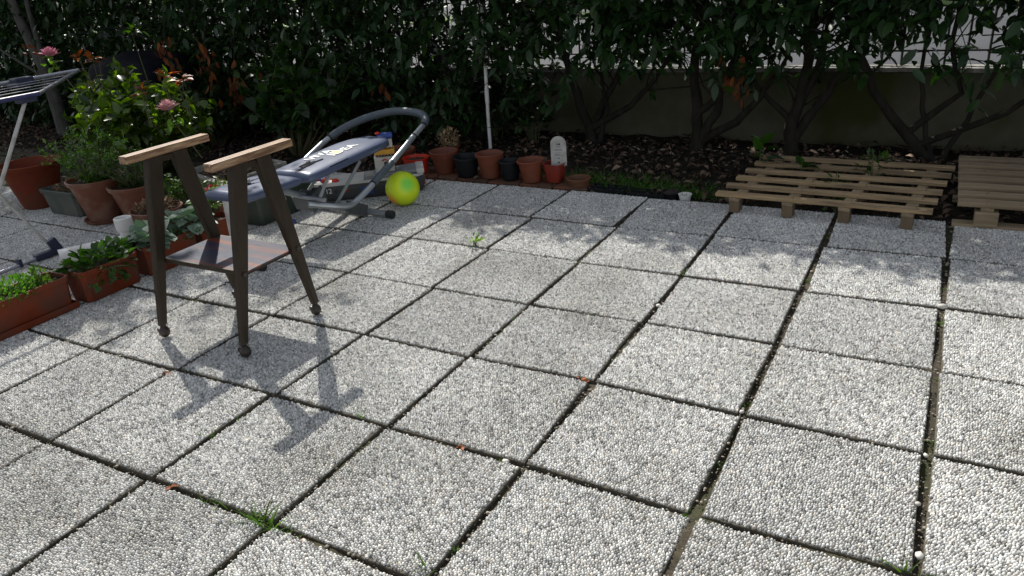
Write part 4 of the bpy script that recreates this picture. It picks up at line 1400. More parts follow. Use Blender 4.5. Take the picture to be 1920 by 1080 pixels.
def board_me(name, L, w, t, m, seed):
    r = random.Random(seed)
    b = bmesh.new()
    n = 10
    rows = []
    for i in range(n):
        x = -L / 2 + L * i / (n - 1)
        a, c = r.uniform(-.0018, .0018), r.uniform(-.0018, .0018)
        e = .003
        ring = [(-w / 2 + e + a, -t / 2), (w / 2 - e + c, -t / 2), (w / 2 + c, -t / 2 + e), (w / 2 + c, t / 2 - e), (w / 2 - e + c, t / 2), (-w / 2 + e + a, t / 2), (-w / 2 + a, t / 2 - e), (-w / 2 + a, -t / 2 + e)]
        rows.append([b.verts.new((x, y, z + a * .5)) for y, z in ring])
    for i in range(n - 1):
        for q in range(8):
            b.faces.new((rows[i][q], rows[i][(q + 1) % 8], rows[i + 1][(q + 1) % 8], rows[i + 1][q]))
    b.faces.new(rows[0])
    b.faces.new(list(reversed(rows[-1])))
    bmesh.ops.recalc_face_normals(b, faces=b.faces)
    me = bpy.data.meshes.new(name)
    b.to_mesh(me)
    b.free()
    me.materials.append(m)
    return me


pa = empty('pallet', (-1.14, -0.135, 0.0), 'long pale wooden pallet with six spaced planks lying behind the slabs', 'pallet', rz=math.radians(-1.6))
bmA = [board_me('plank', 1.06, 0.053, 0.021, M['wood'], s) for s in (1, 2, 3)]
rp_ = random.Random(4)
for i in range(6):
    y = 0.030 + i * 0.163
    mesh_obj('plank', bmA[i % 3], pa, loc=(0.53 + i * 0.011, y, 0.0945 + rp_.uniform(-.001, .001)), rot=(0, 0, rp_.uniform(-.006, .006) + (math.pi if i % 2 else 0)))
sb_ = board_me('stringer', 0.88, 0.055, 0.019, M['wood_grey'], 5)
for x in (0.10, 0.38, 0.66, 0.95):
    mesh_obj('stringer', sb_, pa, loc=(x + .03, 0.44, 0.0737), rot=(0, 0, math.pi / 2 - .06))
    for y in (0.035, 0.44, 0.84):
        MB()
        k = MB().box((0, 0, 0), (0.055, 0.07, 0.062 if y < .4 else 0.09), bev=0.003).build('block', M['wood_shaded'])
        k.parent = pa
        k.location = (x + .005 + (y - .035) * .065, y, 0.0325 if y < .4 else 0.018)
pb = empty('pallet', (0.02, -0.02, 0.0), 'greyer wooden pallet with close planks cut off by the right edge of the picture', 'pallet', rz=math.radians(0.8))
bmB = [board_me('plank', 0.98, 0.074, 0.024, M['wood_grey'], s) for s in (11, 12, 13)]
for i in range(7):
    mesh_obj('plank', bmB[i % 3], pb, loc=(0.492, 0.03 + i * 0.139, 0.107 + rp_.uniform(-.001, .001)), rot=(0, 0, rp_.uniform(-.006, .006)))
for x in (0.13, 0.49, 0.87):
    mesh_obj('stringer', sb_, pb, loc=(x, 0.44, 0.0865), rot=(0, 0, math.pi / 2))
    for y in (0.02, 0.44, 0.84):
        k = MB().box((0, 0, 0), (0.10, 0.09, 0.066), bev=0.003).build('block', M['wood_grey'])
        k.parent = pb
        k.location = (x, y, 0.043)
for y in (0.02, 0.44, 0.84):
    mesh_obj('bottom_board', bmB[0], pb, loc=(0.48, y, -0.002), rot=(0, 0, 0))

for pal, nx, ny, x0, dx, y0, dy, z in ((pa, 4, 6, .13, .285, .03, .163, .1052), (pb, 3, 7, .13, .37, .03, .139, .1190)):
    nb = MB()
    rn = random.Random(nx)
    for i in range(nx):
        for j in range(ny):
            for q in (-.012, .013):
                nb.lathe([(0, .0008), (.0035, .0006), (.004, -.001)], (x0 + i * dx + rn.uniform(-.01, .01) + j * (.011 if pal is pa else 0), y0 + j * dy + q, z), 6)
    for v in nb.bm.verts:
        v.co += wpos(pal)
    o = nb.build('nail', M['nail'], pal)
    o['kind'] = 'stuff'


T_ROUND = leaf_template(1.0, 0.25, 0.25, 3, 0.62)


# ------------------------------------------------------------------ window boxes in a row
def box_planter(label, x0, x1, y0, y1, h, m, saucer=False, group='terracotta plastic planters in the row', name='planter', rim=0.012, taper=0.84, soil=0.82, rz=0.0):
    cx, cy = (x0 + x1) / 2, (y0 + y1) / 2
    e = empty(name, (cx, cy, 0), label, 'planter', group)
    b = MB()
    hw, hl = (x1 - x0) / 2, (y1 - y0) / 2

    def ring(k, z, inset=0.0, c=0.018):
        a, l = hw * k - inset, hl * (1 - (1 - k) * hw / hl) - inset
        pts = [(-a + c, -l), (a - c, -l), (a, -l + c), (a, l - c), (a - c, l), (-a + c, l), (-a, l - c), (-a, -l + c)]
        return [b.bm.verts.new((cx + p, cy + q, z)) for p, q in pts]
    z0 = 0.014 if saucer else 0.0
    rk = lambda z: taper + (1 - taper) * (z - z0) / (h - z0)
    rs_ = [ring(taper * .97, z0), ring(taper, z0 + 0.004), ring(rk(h - 0.03) - .035, h - 0.03), ring(rk(h - .03), h - 0.028), ring(1.0, h - 0.003), ring(0.99, h), ring(0.99, h, 0.008), ring(rk(h * soil) - .03, h * soil - 0.01, 0.006)]
    for A, B in zip(rs_, rs_[1:]):
        for q in range(8):
            b.bm.faces.new((A[q], A[(q + 1) % 8], B[(q + 1) % 8], B[q]))
    b.bm.faces.new(list(reversed(rs_[0])))
    b.build('box_wall', m, e, smooth=True, angle=28)
    r = random.Random(len(label))
    s = MB()
    nx, ny = 8, 16
    g = [[s.bm.verts.new((cx + (hw * .93) * (2 * i / (nx - 1) - 1), cy + (hl - .012) * (2 * j / (ny - 1) - 1), h * soil + r.uniform(-.006, .006))) for i in range(nx)] for j in range(ny)]
    for j in range(ny - 1):
        for i in range(nx - 1):
            s.bm.faces.new((g[j][i], g[j][i + 1], g[j + 1][i + 1], g[j + 1][i]))
    s.build('soil', M['pot_soil'], e, smooth=True)
    if saucer:
        t = MB()
        t.box((cx, cy, 0.006), ((x1 - x0) * 1.02, (y1 - y0) * 1.0, 0.012), bev=0.003)
        for (a, l, w2, l2) in ((-1, 0, .006, y1 - y0), (1, 0, .006, y1 - y0)):
            t.box((cx + a * (hw * 1.0), cy, 0.018), (w2, l2, 0.026), bev=0.002)
        for l in (-1, 1):
            t.box((cx, cy + l * hl, 0.017), ((x1 - x0) * .98, .006, 0.026), bev=0.002)
        t.build('saucer', m, e)
    return e


box_planter('long red-brown planter box on a saucer with bright green herbs at the left edge', -3.765, -3.595, -2.86, -2.335, 0.165, M['planter_red'], saucer=True)
box_planter('red-brown planter with trailing strawberry leaves behind the herb box', -3.735, -3.565, -2.305, -1.985, 0.16, M['planter_red'])
box_planter('red-brown planter behind the front left trolley leg with silver-leaved cyclamen', -3.725, -3.555, -1.955, -1.625, 0.16, M['planter_red'])
box_planter('shortest red-brown planter beside the leg of the exercise bench', -3.715, -3.55, -1.60, -1.34, 0.155, M['planter_red'])


def mound(name, label, cat, c, r, n, T, size, m, lo, hi, seed, upright=0.4, flat=1.0, stems=0, odd=None, podd=0.0, stemh=0.1, shell=0.35, smat='twig', kind=None, group=None, parts=0, out=1.0):
    """a small plant: leaves through a flattened dome, on stems"""
    rg = np.random.default_rng(seed)
    d = rnd_dirs(n, rg)
    d[:, 2] = np.abs(d[:, 2])
    rad = rg.random((n, 1)) ** shell
    P = d * rad * np.array(r)[None] + np.array(c)[None]
    D = d * np.array([1, 1, .4]) * out + rnd_dirs(n, rg) * 0.6
    D[:, 2] += upright
    N2 = rnd_dirs(n, rg) * 0.55
    N2[:, 2] += flat
    sz = size * rg.uniform(0.55, 1.15, n)
    tt = tints(n, lo, hi, rg, odd, podd)
    e = empty(name, (c[0], c[1], c[2] - stemh), label, cat, group)
    s = MB()
    q = random.Random(seed)
    for i in range(max(stems, 2)):
        k = q.randrange(n)
        b0 = Vector((c[0] + q.uniform(-.25, .25) * r[0], c[1] + q.uniform(-.25, .25) * r[1], c[2] - stemh))
        p1 = Vector(P[k])
        s.tube([b0, b0.lerp(p1, .5) + Vector((0, 0, .12 * r[2])), p1], [0.0032, 0.0022, 0.0012], 5, caps=False)
    s.build('stems', M[smat], e, smooth=True)['kind'] = 'stuff'
    if parts:
        vis = np.argsort((P - CAM) @ CF)[:parts]
        msk = np.zeros(n, bool)
        msk[vis] = True
        lo_, hi_ = np.array(lo), np.array(hi)
        leaf_parts('leaf', T, P[msk], D[msk], N2[msk], sz[msk], m, [lo_, (lo_ + hi_) / 2, hi_, (lo_ * 2 + hi_) / 3], e)
        P, D, N2, sz, tt = P[~msk], D[~msk], N2[~msk], sz[~msk], tt[~msk]
    if len(P):
        o = leaf_cloud('foliage', T, P, D, N2, sz, m, tt, e)
        o['kind'] = 'stuff'
    return e


# plants of the window boxes
mound('herb', 'bright green feathery herbs filling the leftmost planter', 'herb', (-3.69, -2.62, 0.135), (0.11, 0.22, 0.095), 900, T_SMALL, 0.026, M['leaf'], (0.8, 1.1, 0.7), (1.7, 1.9, 1.2), 41, upright=.9, stems=40, stemh=.02)
mound('herb', 'tall thin green shoots at the right end of the leftmost planter', 'herb', (-3.68, -2.43, 0.135), (0.06, 0.05, 0.10), 160, T_SMALL, 0.024, M['leaf'], (0.9, 1.1, 0.6), (1.8, 1.7, 1.0), 42, upright=1.1, stems=16, stemh=.01)
mound('strawberry_plant', 'dark leafy strawberry plant spilling over its planter', 'plant', (-3.66, -2.15, 0.135), (0.13, 0.19, 0.085), 150, T_BROAD, 0.055, M['leaf'], (0.35, 0.55, 0.4), (0.9, 1.1, 0.7), 43, stems=40, stemh=.02, parts=70)
mound('strawberry_plant', 'trailing leaves hanging over the front of the second planter', 'plant', (-3.55, -2.16, 0.08), (0.05, 0.13, 0.06), 40, T_BROAD, 0.045, M['leaf'], (0.35, 0.5, 0.4), (0.8, 1.0, 0.6), 44, upright=-.8, stems=12, stemh=-.06, parts=30)
mound('cyclamen', 'cyclamen with silvery patterned leaves by the white pipe', 'plant', (-3.64, -1.86, 0.150), (0.13, 0.12, 0.07), 100, T_ROUND, 0.068, M['cyclamen'], (0.9, 0.95, 0.9), (1.25, 1.2, 1.2), 45, upright=.1, flat=2.2, stems=24, stemh=.03, parts=100)
mound('cyclamen', 'silvery-leaved cyclamen between the two left trolley legs', 'plant', (-3.64, -1.60, 0.165), (0.13, 0.11, 0.07), 90, T_ROUND, 0.068, M['cyclamen'], (0.9, 0.95, 0.9), (1.3, 1.25, 1.25), 46, upright=.1, flat=2.2, stems=20, stemh=.04, parts=90)
mound('geranium', 'fresh green geranium beside the foremost bench leg', 'plant', (-3.82, -1.32, 0.16), (0.09, 0.09, 0.11), 60, T_BROAD, 0.06, M['leaf'], (1.0, 1.2, 0.5), (1.7, 1.8, 0.8), 47, flat=1.4, stems=16, stemh=.13, parts=50)
mound('low_plant', 'brownish trailing plant over the edge of the third planter', 'plant', (-3.58, -1.70, 0.13), (0.07, 0.09, 0.04), 50, T_SMALL, 0.035, M['leaf'], (0.7, 0.5, 0.35), (1.2, 0.9, 0.5), 48, stems=12, stemh=.0)


# ------------------------------------------------------------------ big pots on the left slabs
pot('large_pot', 'largest terracotta pot standing empty at the left edge', (-5.66, -1.28, 0.0), 0.195, 0.12, 0.315, M['planter_red'], 0.035, lip=0.012, soil=0.25, n=48, cat='flower pot', rimm=None)
box_planter('grey-green trough with dry stalks between two terracotta pots', -5.40, -5.01, -1.42, -1.16, 0.175, M['green_grey'], group=None, taper=0.86, name='trough')
pot('flower_pot', 'terracotta pot with a bushy small-leaved shrub right of the grey-green trough', (-4.80, -1.36, 0.012), 0.165, 0.10, 0.275, M['terracotta_pale'], 0.03, lip=0.012, soil=0.9, n=44)
MBs = MB()
MBs.lathe([(0, .0), (.118, .0), (.135, .022), (.130, .022), (.114, .006), (0, .006)], (-4.80, -1.36, 0.0), 40)
sc_ = MBs.build('saucer', M['terracotta_pale'], smooth=True, origin=(-4.80, -1.36, 0), angle=35)
tag(sc_, 'terracotta saucer under the bushy shrub pot', 'saucer')
pot('flower_pot', 'terracotta pot with a thin dark-leaved shrub just behind the white pipe', (-4.53, -1.28, 0.0), 0.155, 0.095, 0.245, M['terracotta_pale'], 0.03, lip=0.012, soil=0.9, n=44)
pot('flower_pot', 'lowest round terracotta bowl with dry leaves behind the front left trolley leg', (-4.20, -1.40, 0.0), 0.145, 0.085, 0.15, M['terracotta_pale'], 0.022, lip=0.01, soil=0.9, n=40)
lab = MB().lathe([(0, .003), (.017, .003), (.019, 0), (0, 0)], (-4.665, -1.497, 0.235), 18, R=Matrix.Rotation(math.pi / 2, 3, 'X')).build('round_sticker', M['print_yellow'], bpy.data.objects['saucer'])
bpy.data.objects.remove(lab)
pot('square_pot', 'narrow terracotta pot squeezed beside the dark green trough', (-3.86, -1.11, 0.0), 0.075, 0.055, 0.14, M['terracotta'], 0.015, soil=0.85, sq=6)
box_planter('dark green plastic trough under the padded seat of the bench', -3.99, -3.57, -1.17, -0.68, 0.185, M['green_pot'], group=None, taper=0.88, name='trough')
mound('dry_plant', 'dry stalks left in the grey-green trough', 'plant', (-5.20, -1.30, 0.15), (0.16, 0.10, 0.05), 130, T_SMALL, 0.03, M['straw'], (.3, .2, .2), (.9, .6, .5), 50, stems=24, stemh=.01, smat='rose_stem')
mound('dry_plant', 'withered leaves heaped in the low terracotta bowl', 'plant', (-4.20, -1.40, 0.135), (0.125, 0.125, 0.06), 420, T_SMALL, 0.032, M['straw'], (.2, .16, .14), (1.0, .75, .6), 51, stems=30, stemh=.01, smat='rose_stem')
mound('dry_plant', 'dry brown remains in the dark green trough', 'plant', (-3.78, -0.93, 0.155), (0.18, 0.2, 0.03), 260, T_SMALL, 0.03, M['straw'], (.2, .15, .12), (.9, .7, .5), 52, stems=16, stemh=.01, smat='rose_stem')


def bush(name, label, cat, base, spread, h, nst, per, lsz, T, m, lo, hi, seed, droop=0.2, odd=None, podd=0, smat='twig', sr=0.005, up=1.0, parts=0, start=0.25, group=None, offset=(0, 0), spr=0.85):
    """many-stemmed bush: leaves set along forking stems"""
    rg = np.random.default_rng(seed)
    q = random.Random(seed)
    e = empty(name, base, label, cat, group)
    s = MB()
    P0, D0, L0 = [], [], []
    for i in range(nst):
        a = q.uniform(0, 6.28)
        k = math.sqrt(q.random())
        tip = Vector((base[0] + offset[0] + math.cos(a) * spread[0] * k, base[1] + offset[1] + math.sin(a) * spread[1] * k, base[2] + h * q.uniform(.6, 1.0) * (1.05 - .35 * k)))
        b0 = Vector(base) + Vector((math.cos(a) * .03, math.sin(a) * .03, 0))
        mid = b0.lerp(tip, .5) + Vector((q.uniform(-1, 1), q.uniform(-1, 1), 0.5)) * h * .07
        pts = smooth_path([b0, mid, tip], 3)
        s.tube(pts, [sr * (1.1 - .85 * j / (len(pts) - 1)) for j in range(len(pts))], 5, caps=False)
        nn = max(3, int(5 * h / .5))
        for j in range(nn):
            t = start + (1 - start) * j / (nn - 1)
            idx = t * (len(pts) - 1)
            p = pts[int(idx)].lerp(pts[min(int(idx) + 1, len(pts) - 1)], idx % 1)
            d = (tip - b0).normalized() * up + Vector((q.uniform(-1, 1), q.uniform(-1, 1), q.uniform(-.3, .8))) * .8
            P0.append(p)
            D0.append(d)
            L0.append(lsz * q.uniform(1.2, 2.6))
            if T is not T_SMALL:
                s.tube([p, p + d.normalized() * L0[-1]], [sr * .3, sr * .15], 4, caps=False)
    P0, D0, L0 = np.array(P0), np.array(D0), np.array(L0)
    P, D, N2, sz = shoots(P0, D0, per, L0, lsz, droop=droop, spread=spr, rng=rg)
    tt = tints(len(P), lo, hi, rg, odd, podd)
    s.build('stems', M[smat], e, smooth=True)['kind'] = 'stuff'
    if parts:
        vis = np.argsort((P - CAM) @ CF)[:parts]
        msk = np.zeros(len(P), bool)
        msk[vis] = True
        lo_, hi_ = np.array(lo), np.array(hi)
        leaf_parts('leaf', T, P[msk], D[msk], N2[msk], sz[msk], m, [lo_, (lo_ + hi_) / 2, hi_, (lo_ * 2 + hi_) / 3], e)
        P, D, N2, sz, tt = P[~msk], D[~msk], N2[~msk], sz[~msk], tt[~msk]
    leaf_cloud('foliage', T, P, D, N2, sz, m, tt, e)['kind'] = 'stuff'
    return e


bush('azalea', 'bushy shrub with tiny glossy leaves in the terracotta pot right of the trough', 'shrub', (-4.80, -1.36, 0.25), (0.27, 0.22), 0.34, 52, 9, 0.031, T_SMALL, M['rose_leaf'], (0.6, 0.85, 0.5), (2.2, 2.3, 1.3), 61, odd=(2.4, 1.5, 0.3), podd=.02, sr=.003, start=.12)
bush('azalea', 'thin dark shrub with small leaves in the pot behind the white pipe', 'shrub', (-4.53, -1.28, 0.22), (0.26, 0.2), 0.25, 46, 8, 0.028, T_SMALL, M['rose_leaf'], (0.35, 0.45, 0.35), (1.0, 1.0, 0.7), 62, odd=(1.2, .6, .4), podd=.2, sr=.003, start=.1)
bush('garden_shrub', 'light green leafy bush behind the trolley legs', 'shrub', (-4.64, -1.0, -0.02), (0.26, 0.08), 0.24, 50, 8, 0.034, T_SMALL, M['leaf'], (0.55, 0.8, 0.45), (1.4, 1.5, 0.8), 63, odd=(2, 1.2, .5), podd=.06, sr=.003, start=.15)
bush('garden_shrub', 'low yellowish leafy plant in front of the concrete trough', 'shrub', (-4.15, -1.0, -0.02), (0.2, 0.12), 0.2, 46, 8, 0.034, T_SMALL, M['leaf'], (0.6, 0.7, 0.35), (1.6, 1.4, 0.7), 64, odd=(1.6, .7, .4), podd=.2, sr=.003, start=.1)
mound('flower', 'cluster of dark red flowers between the trolley legs', 'flowers', (-4.02, -1.10, 0.17), (0.07, 0.05, 0.035), 60, T_BROAD, 0.024, M['petal'], (0.55, 0.04, 0.08), (0.8, 0.1, 0.15), 65, stems=10, stemh=.16)

# ------------------------------------------------------------------ white pipe with collar
pipe = empty('drain_pipe', (-3.98, -1.80, 0.0), 'white plastic drain pipe with an upright collar behind the planters', 'pipe')
MB().tube([(-3.96, -1.775, 0.0), (-3.96, -1.775, 0.175)], 0.034, 20).build('riser', M['white_plastic'], pipe, smooth=True)
MB().lathe([(.034, .158), (.044, .162), (.047, .17), (.047, .228), (.044, .232), (.037, .232), (.034, .22), (.034, .158)], (-3.96, -1.775, 0.0), 24).build('collar', M['white_plastic'], pipe, smooth=True, angle=35)
MB().tube([(-4.22, -2.03, 0.052), (-4.05, -1.70, 0.052)], 0.05, 20).build('lying_pipe', M['white_plastic'], pipe, smooth=True)
kn = MB().lathe([(0, 0), (.014, 0), (.018, .006), (.026, .022), (.026, .034), (.018, .047), (0, .052)], (-3.515, -1.715, 0.0), 18).build('knob', M['white_plastic'], smooth=True, origin=(-3.515, -1.715, 0))
tag(kn, 'small round white knob on the slabs in front of the third planter', 'knob')

# ------------------------------------------------------------------ clothes drying rack
rack = empty('drying_rack', (-4.4, -2.3, 0), 'aluminium and violet-blue clothes drying rack cut off by the left edge', 'drying rack')
zt = 0.93
A_, B_, C_, D_ = (-4.86, -1.22, zt), (-4.08, -1.94, zt), (-4.06, -3.1, zt), (-4.84, -3.1, zt)
MB().tube([A_, D_], 0.012, 12).build('outer_rail', M['alu'], rack, smooth=True)
MB().tube([B_, C_], 0.012, 12).build('inner_rail', M['bluemetal'], rack, smooth=True)
MB().tube([A_, B_], 0.010, 12).build('end_rail', M['alu'], rack, smooth=True)
for i in range(1, 6):
    t = i / 6
    p = Vector(A_).lerp(Vector(B_), t)
    MB().tube([(p.x, p.y, zt - .004), (p.x, -3.1, zt - .004)], 0.0019, 8).build('wire', M['wire'], rack, smooth=True)
MB().box((-4.82, -1.60, zt), (0.07, 0.11, 0.042), bev=0.008).build('clip', M['navy'], rack)
MB().box((-4.74, -1.68, zt - .012), (0.10, 0.06, 0.02), bev=0.005).build('clip', M['navy'], rack)
MB().box((-4.10, -2.0, zt - .018), (0.05, 0.09, 0.03), bev=0.006).build('clip', M['navy'], rack)
MB().tube([(-4.48, -1.915, 0.03), (-4.48, -2.09, 0.412), (-4.48, -2.30, 0.90)], 0.0088, 12).build('leg', M['grey_white'], rack, smooth=True)
MB().tube([(-4.1, -2.005, 0.905), (-4.1, -2.256, 0.536), (-4.1, -2.62, 0.0)], 0.0092, 12).build('leg', M['grey_white'], rack, smooth=True)
MB().tube([(-4.475, -1.98, 0.018), (-4.44, -2.62, 0.018)], 0.011, 12).build('foot_tube', M['alu'], rack, smooth=True)
fj = MB()
fj.box((-4.478, -1.905, 0.055), (0.036, 0.055, 0.09), bev=0.008, rot=(.35, 0, 0))
fj.box((-4.475, -1.955, 0.022), (0.042, 0.15, 0.036), bev=0.008)
fj.build('foot_joint', M['navy'], rack)
MB().box((-4.47, -2.12, 0.03), (0.03, 0.02, 0.05), bev=0.004).build('peg', M['navy'], rack)

# ------------------------------------------------------------------ rose bush and shrubs behind the pots
rose = bush('rose_bush', 'sunlit rose bush with pink blooms behind the potted shrubs', 'rose bush', (-5.55, -0.45, -0.03), (0.66, 0.40), 0.84, 44, 6, 0.085, T_ROSE, M['rose_leaf'], (0.35, 0.42, 0.25), (2.4, 2.1, 0.75), 71, odd=(2.6, 1.5, .4), podd=.05, smat='rose_stem', sr=.006, start=.40, parts=260, droop=.25)


def bloom(c, r, n, col1, col2, seed, parent, flat=0.5):
    rg = np.random.default_rng(seed)
    P, D, N2, S, T_ = [], [], [], [], []
    for i in range(n):
        k = i / n
        a = i * 2.4
        el = .55 + (1 - k) * .95
        d = np.array([math.cos(a) * math.cos(el), math.sin(a) * math.cos(el), math.sin(el)])
        P.append(np.array(c) + np.array([math.cos(a), math.sin(a), 0]) * r * .16 * k + np.array([0, 0, r * .28 * (1 - k)]))
        D.append(d + rg.normal(0, .08, 3))
        N2.append(np.array([-math.cos(a), -math.sin(a), .45]))
        S.append(r * (.5 + .3 * k))
        T_.append(np.array(col1) * (1 - k) + np.array(col2) * k)
    leaf_parts('petal', T_BROAD, np.array(P), np.array(D), np.array(N2), np.array(S), M['petal'], [np.array(col1) * 1.15, np.array(col2) * 1.2, (np.array(col1) + np.array(col2)) / 2, np.array(col2) * 1.1], parent)


for (pxx, pyy, yy, r, lab, c1, c2, tilt) in ((95, 98, -0.55, 0.10, 'deep pink rose bloom at the top left above the rack', (1.0, .85, .95), (1.15, 1.2, 1.2), 0), (316, 200, -0.75, 0.105, 'pale faded pink rose bloom low on the right of the bush', (1.0, 1.15, .95), (1.15, 1.7, 1.35), 1)):
    p = px(pxx, pyy + 8, Y=yy)
    e = empty('rose_bloom', p, lab, 'flower')
    bloom(p, r, 30, c1, c2, int(pxx), e)
    MB().tube([p, p + Vector((0.02, 0.03, -.12)), p + Vector((.10, .10, -.35))], [.004, .0045, .005], 6).build('stalk', M['rose_stem'], e, smooth=True)
    for q in range(5):
        a = q * 1.26
    nn = 10
    rg = np.random.default_rng(int(pxx))
    Pq = np.array(p)[None] + rg.normal(0, .03, (nn, 3)) + np.array([0, 0, -.06])
    Dq = rnd_dirs(nn, rg)
    Nq = rnd_dirs(nn, rg) * .4
    Nq[:, 2] += 1
    leaf_parts('leaf', T_ROSE, Pq, Dq, Nq, rg.uniform(.05, .075, nn), M['leaf'], [(1, 1.2, .6), (1.5, 1.6, .8)], e)
# young copper shoots that stand above the bush
for (pxx, pyy, yy, sd) in ((55, 98, -0.5, 1), (150, 105, -0.55, 2), (175, 112, -0.6, 3), (310, 140, -0.7, 4), (340, 150, -.75, 5), (250, 55, -0.3, 6), (265, 172, -0.9, 7)):
    p = px(pxx, pyy, Y=yy)
    copper = sd not in (6,)
    mound('rose_shoot', ['copper-red rose shoot at the far left beside the deep pink bloom', 'orange rose shoot above the tip of the drying rack', 'reddish rose shoot just right of the rack tip', 'copper rose shoot at the right side of the bush', 'yellow-orange rose shoot beside the right copper shoot',
                         'tall lone green rose shoot above the navy heap', 'small orange shoot in the middle of the bush'][sd - 1], 'rose shoot', (p.x, p.y, p.z - .02), (.05, .05, .05), 11, T_ROSE, .066, M['copper_leaf'] if copper else M['rose_leaf'],
          (.7, .7, .7) if copper else (.9, 1.1, .5), (1.4, 1.6, 1.2) if copper else (1.5, 1.6, .7), 80 + sd, stems=2, stemh=.22 if sd != 6 else .4, flat=2.4, upright=.0, parts=11, smat='rose_stem')

bush('hydrangea', 'tall shrub with broad bluish-green leaves left of the arched bench tube', 'shrub', (-4.75, 0.38, -0.03), (0.42, 0.3), 0.84, 17, 5, 0.105, T_BROAD, M['leaf'], (0.14, 0.26, 0.18), (0.42, 0.58, 0.32), 72, smat='rose_stem', sr=.009, start=.45, parts=150, droop=.45, offset=(.1, 0))
bush('garden_shrub', 'dark shrub with hanging leaves between the rose bush and the tall broad-leaved shrub', 'shrub', (-5.9, 0.55, -0.03), (0.55, 0.35), 0.75, 34, 7, 0.07, T_ROSE, M['leaf'], (0.12, 0.2, 0.16), (0.3, 0.42, 0.28), 73, smat='rose_stem', sr=.007, start=.3, parts=120, droop=.5)
bush('garden_shrub', 'low dark greenery at the foot of the rose bush', 'shrub', (-5.55, -0.3, -0.03), (0.4, 0.3), 0.28, 46, 7, 0.035, T_SMALL, M['leaf'], (0.3, 0.5, 0.3), (0.9, 1.0, 0.6), 74, sr=.004, start=.2)
# withered orange branches in the hedge
for i, (pxx, pyy, yy, n, lab) in enumerate(((310, 95, 0.35, 26, 'rust-brown withered branch high beside the navy heap'), (385, 115, 0.45, 34, 'longest rust-orange withered branch hanging right of the rose bush'), (440, 160, 0.4, 26, 'orange withered leaves hanging beside the tall broad-leaved shrub'),
                                            (505, 185, 0.45, 22, 'brown withered twig at the foot of the tall broad-leaved shrub'), (1380, 130, 0.85, 20, 'rust-coloured dead leaf bunch hanging before the low wall'), (720, 165, 0.75, 6, 'pair of orange dead leaves above the arched bench tube'), (825, 175, .8, 5, 'single brown dead leaf hanging left of the white pole'))):
    p = px(pxx, pyy, Y=yy)
    rg = np.random.default_rng(900 + i)
    e = empty('withered_branch', p, lab, 'dead branch')
    P = np.array(p)[None] + rg.normal(0, 1, (n, 3)) * np.array([.05, .04, .10 if n > 6 else .03])
    D = rnd_dirs(n, rg) * .5
    D[:, 2] -= 1
    leaf_parts('leaf', T_LAUREL, P, D, rnd_dirs(n, rg), rg.uniform(.055, .1, n), M['dead_leaf'], [(1, .9, .9), (.7, .7, .7), (1.3, 1.3, 1.1), (.5, .6, .6)], e)
    MB().tube([Vector(p) + Vector((.03, .05, .28)), Vector(p) + Vector((0, 0, .05)), Vector(p) + Vector((.01, 0, -.12))], [.005, .004, .002], 5).build('twig', M['bark'], e)

# ------------------------------------------------------------------ navy covered heap, old tree, twigs
def drape(name, c, rx, ry, h, seed, m, parent=None):
    r = np.random.default_rng(seed)
    nth, nr = 72, 22
    V, F = [], []
    for i in range(nr):
        t = i / (nr - 1)
        for q in range(nth):
            a = 2 * math.pi * q / nth
            sq = 1 / (abs(math.cos(a)) ** 5 + abs(math.sin(a)) ** 5) ** .2
            fold = 1 + (0.10 * math.sin(a * 7 + 1) + .06 * math.sin(a * 13)) * max(0, t - .35) * 1.6
            if t < .45:
                k = t / .45
                rad = k * .92
                z = h * (1 - .10 * k * k + .03 * math.sin(a * 3) * k)
            else:
                k = (t - .45) / .55
                rad = .92 + .12 * k
                z = h * (.90 - .90 * k) + .03 * h * math.sin(a * 3) * (1 - k)
            V.append((rx * rad * sq * fold * math.cos(a), ry * rad * sq * fold * math.sin(a), z))
    for i in range(nr - 1):
        for q in range(nth):
            F.append((i * nth + q, i * nth + (q + 1) % nth, (i + 1) * nth + (q + 1) % nth, (i + 1) * nth + q))
    me = npmesh(name, np.array(V), np.array(F), m)
    return me


cover = mesh_obj('covered_heap', drape('covered_heap', None, 0.52, 0.30, 0.86, 1, M['tarp']), loc=(-6.72, 0.52, -0.03))
tag(cover, 'dark navy tarpaulin draped over a heap behind the rose bush', 'tarpaulin')
st = MB()
rq = random.Random(77)
for i in range(18):
    a = px(rq.uniform(120, 260), rq.uniform(50, 66), Y=.4)
    st.tube([a, a + Vector((rq.uniform(.15, .4), rq.uniform(-.15, .1), rq.uniform(-.06, .02)))], [.004, .002], 5)
o = st.build('dry_sticks', M['straw'], origin=(-6.9, .45, .95))
tag(o, 'thin dry sticks lying on top of the navy heap', 'sticks')
tree = empty('old_tree', (-8.45, 0.58, -0.05), 'dark forked tree trunk at the top left corner', 'tree')
MB().tube(smooth_path([(-8.35, .58, -.05), (-8.38, .6, .4), (-8.40, .6, .66), (-8.50, .6, .95), (-8.62, .62, 1.3), (-9.0, .8, 2.4), (-9.0, 1.0, 3.4)], 4), [.075 - .002 * i for i in range(25)], 14).build('trunk', M['bark_grey'], tree, smooth=True, angle=80)
MB().tube(smooth_path([(-8.40, .6, .62), (-8.36, .6, .85), (-8.36, .62, 1.4), (-8.2, .7, 2.4), (-7.9, .5, 3.3)], 4), [.03 - .001 * i for i in range(17)], 12).build('branch', M['bark_grey'], tree, smooth=True, angle=80)
MB().tube(smooth_path([(-8.38, .6, .55), (-8.62, .52, .72), (-9.1, .45, 1.0)], 4), [.018 - .001 * i for i in range(9)], 10).build('branch', M['bark_grey'], tree, smooth=True, angle=80)
rg = np.random.default_rng(31)
n = 520
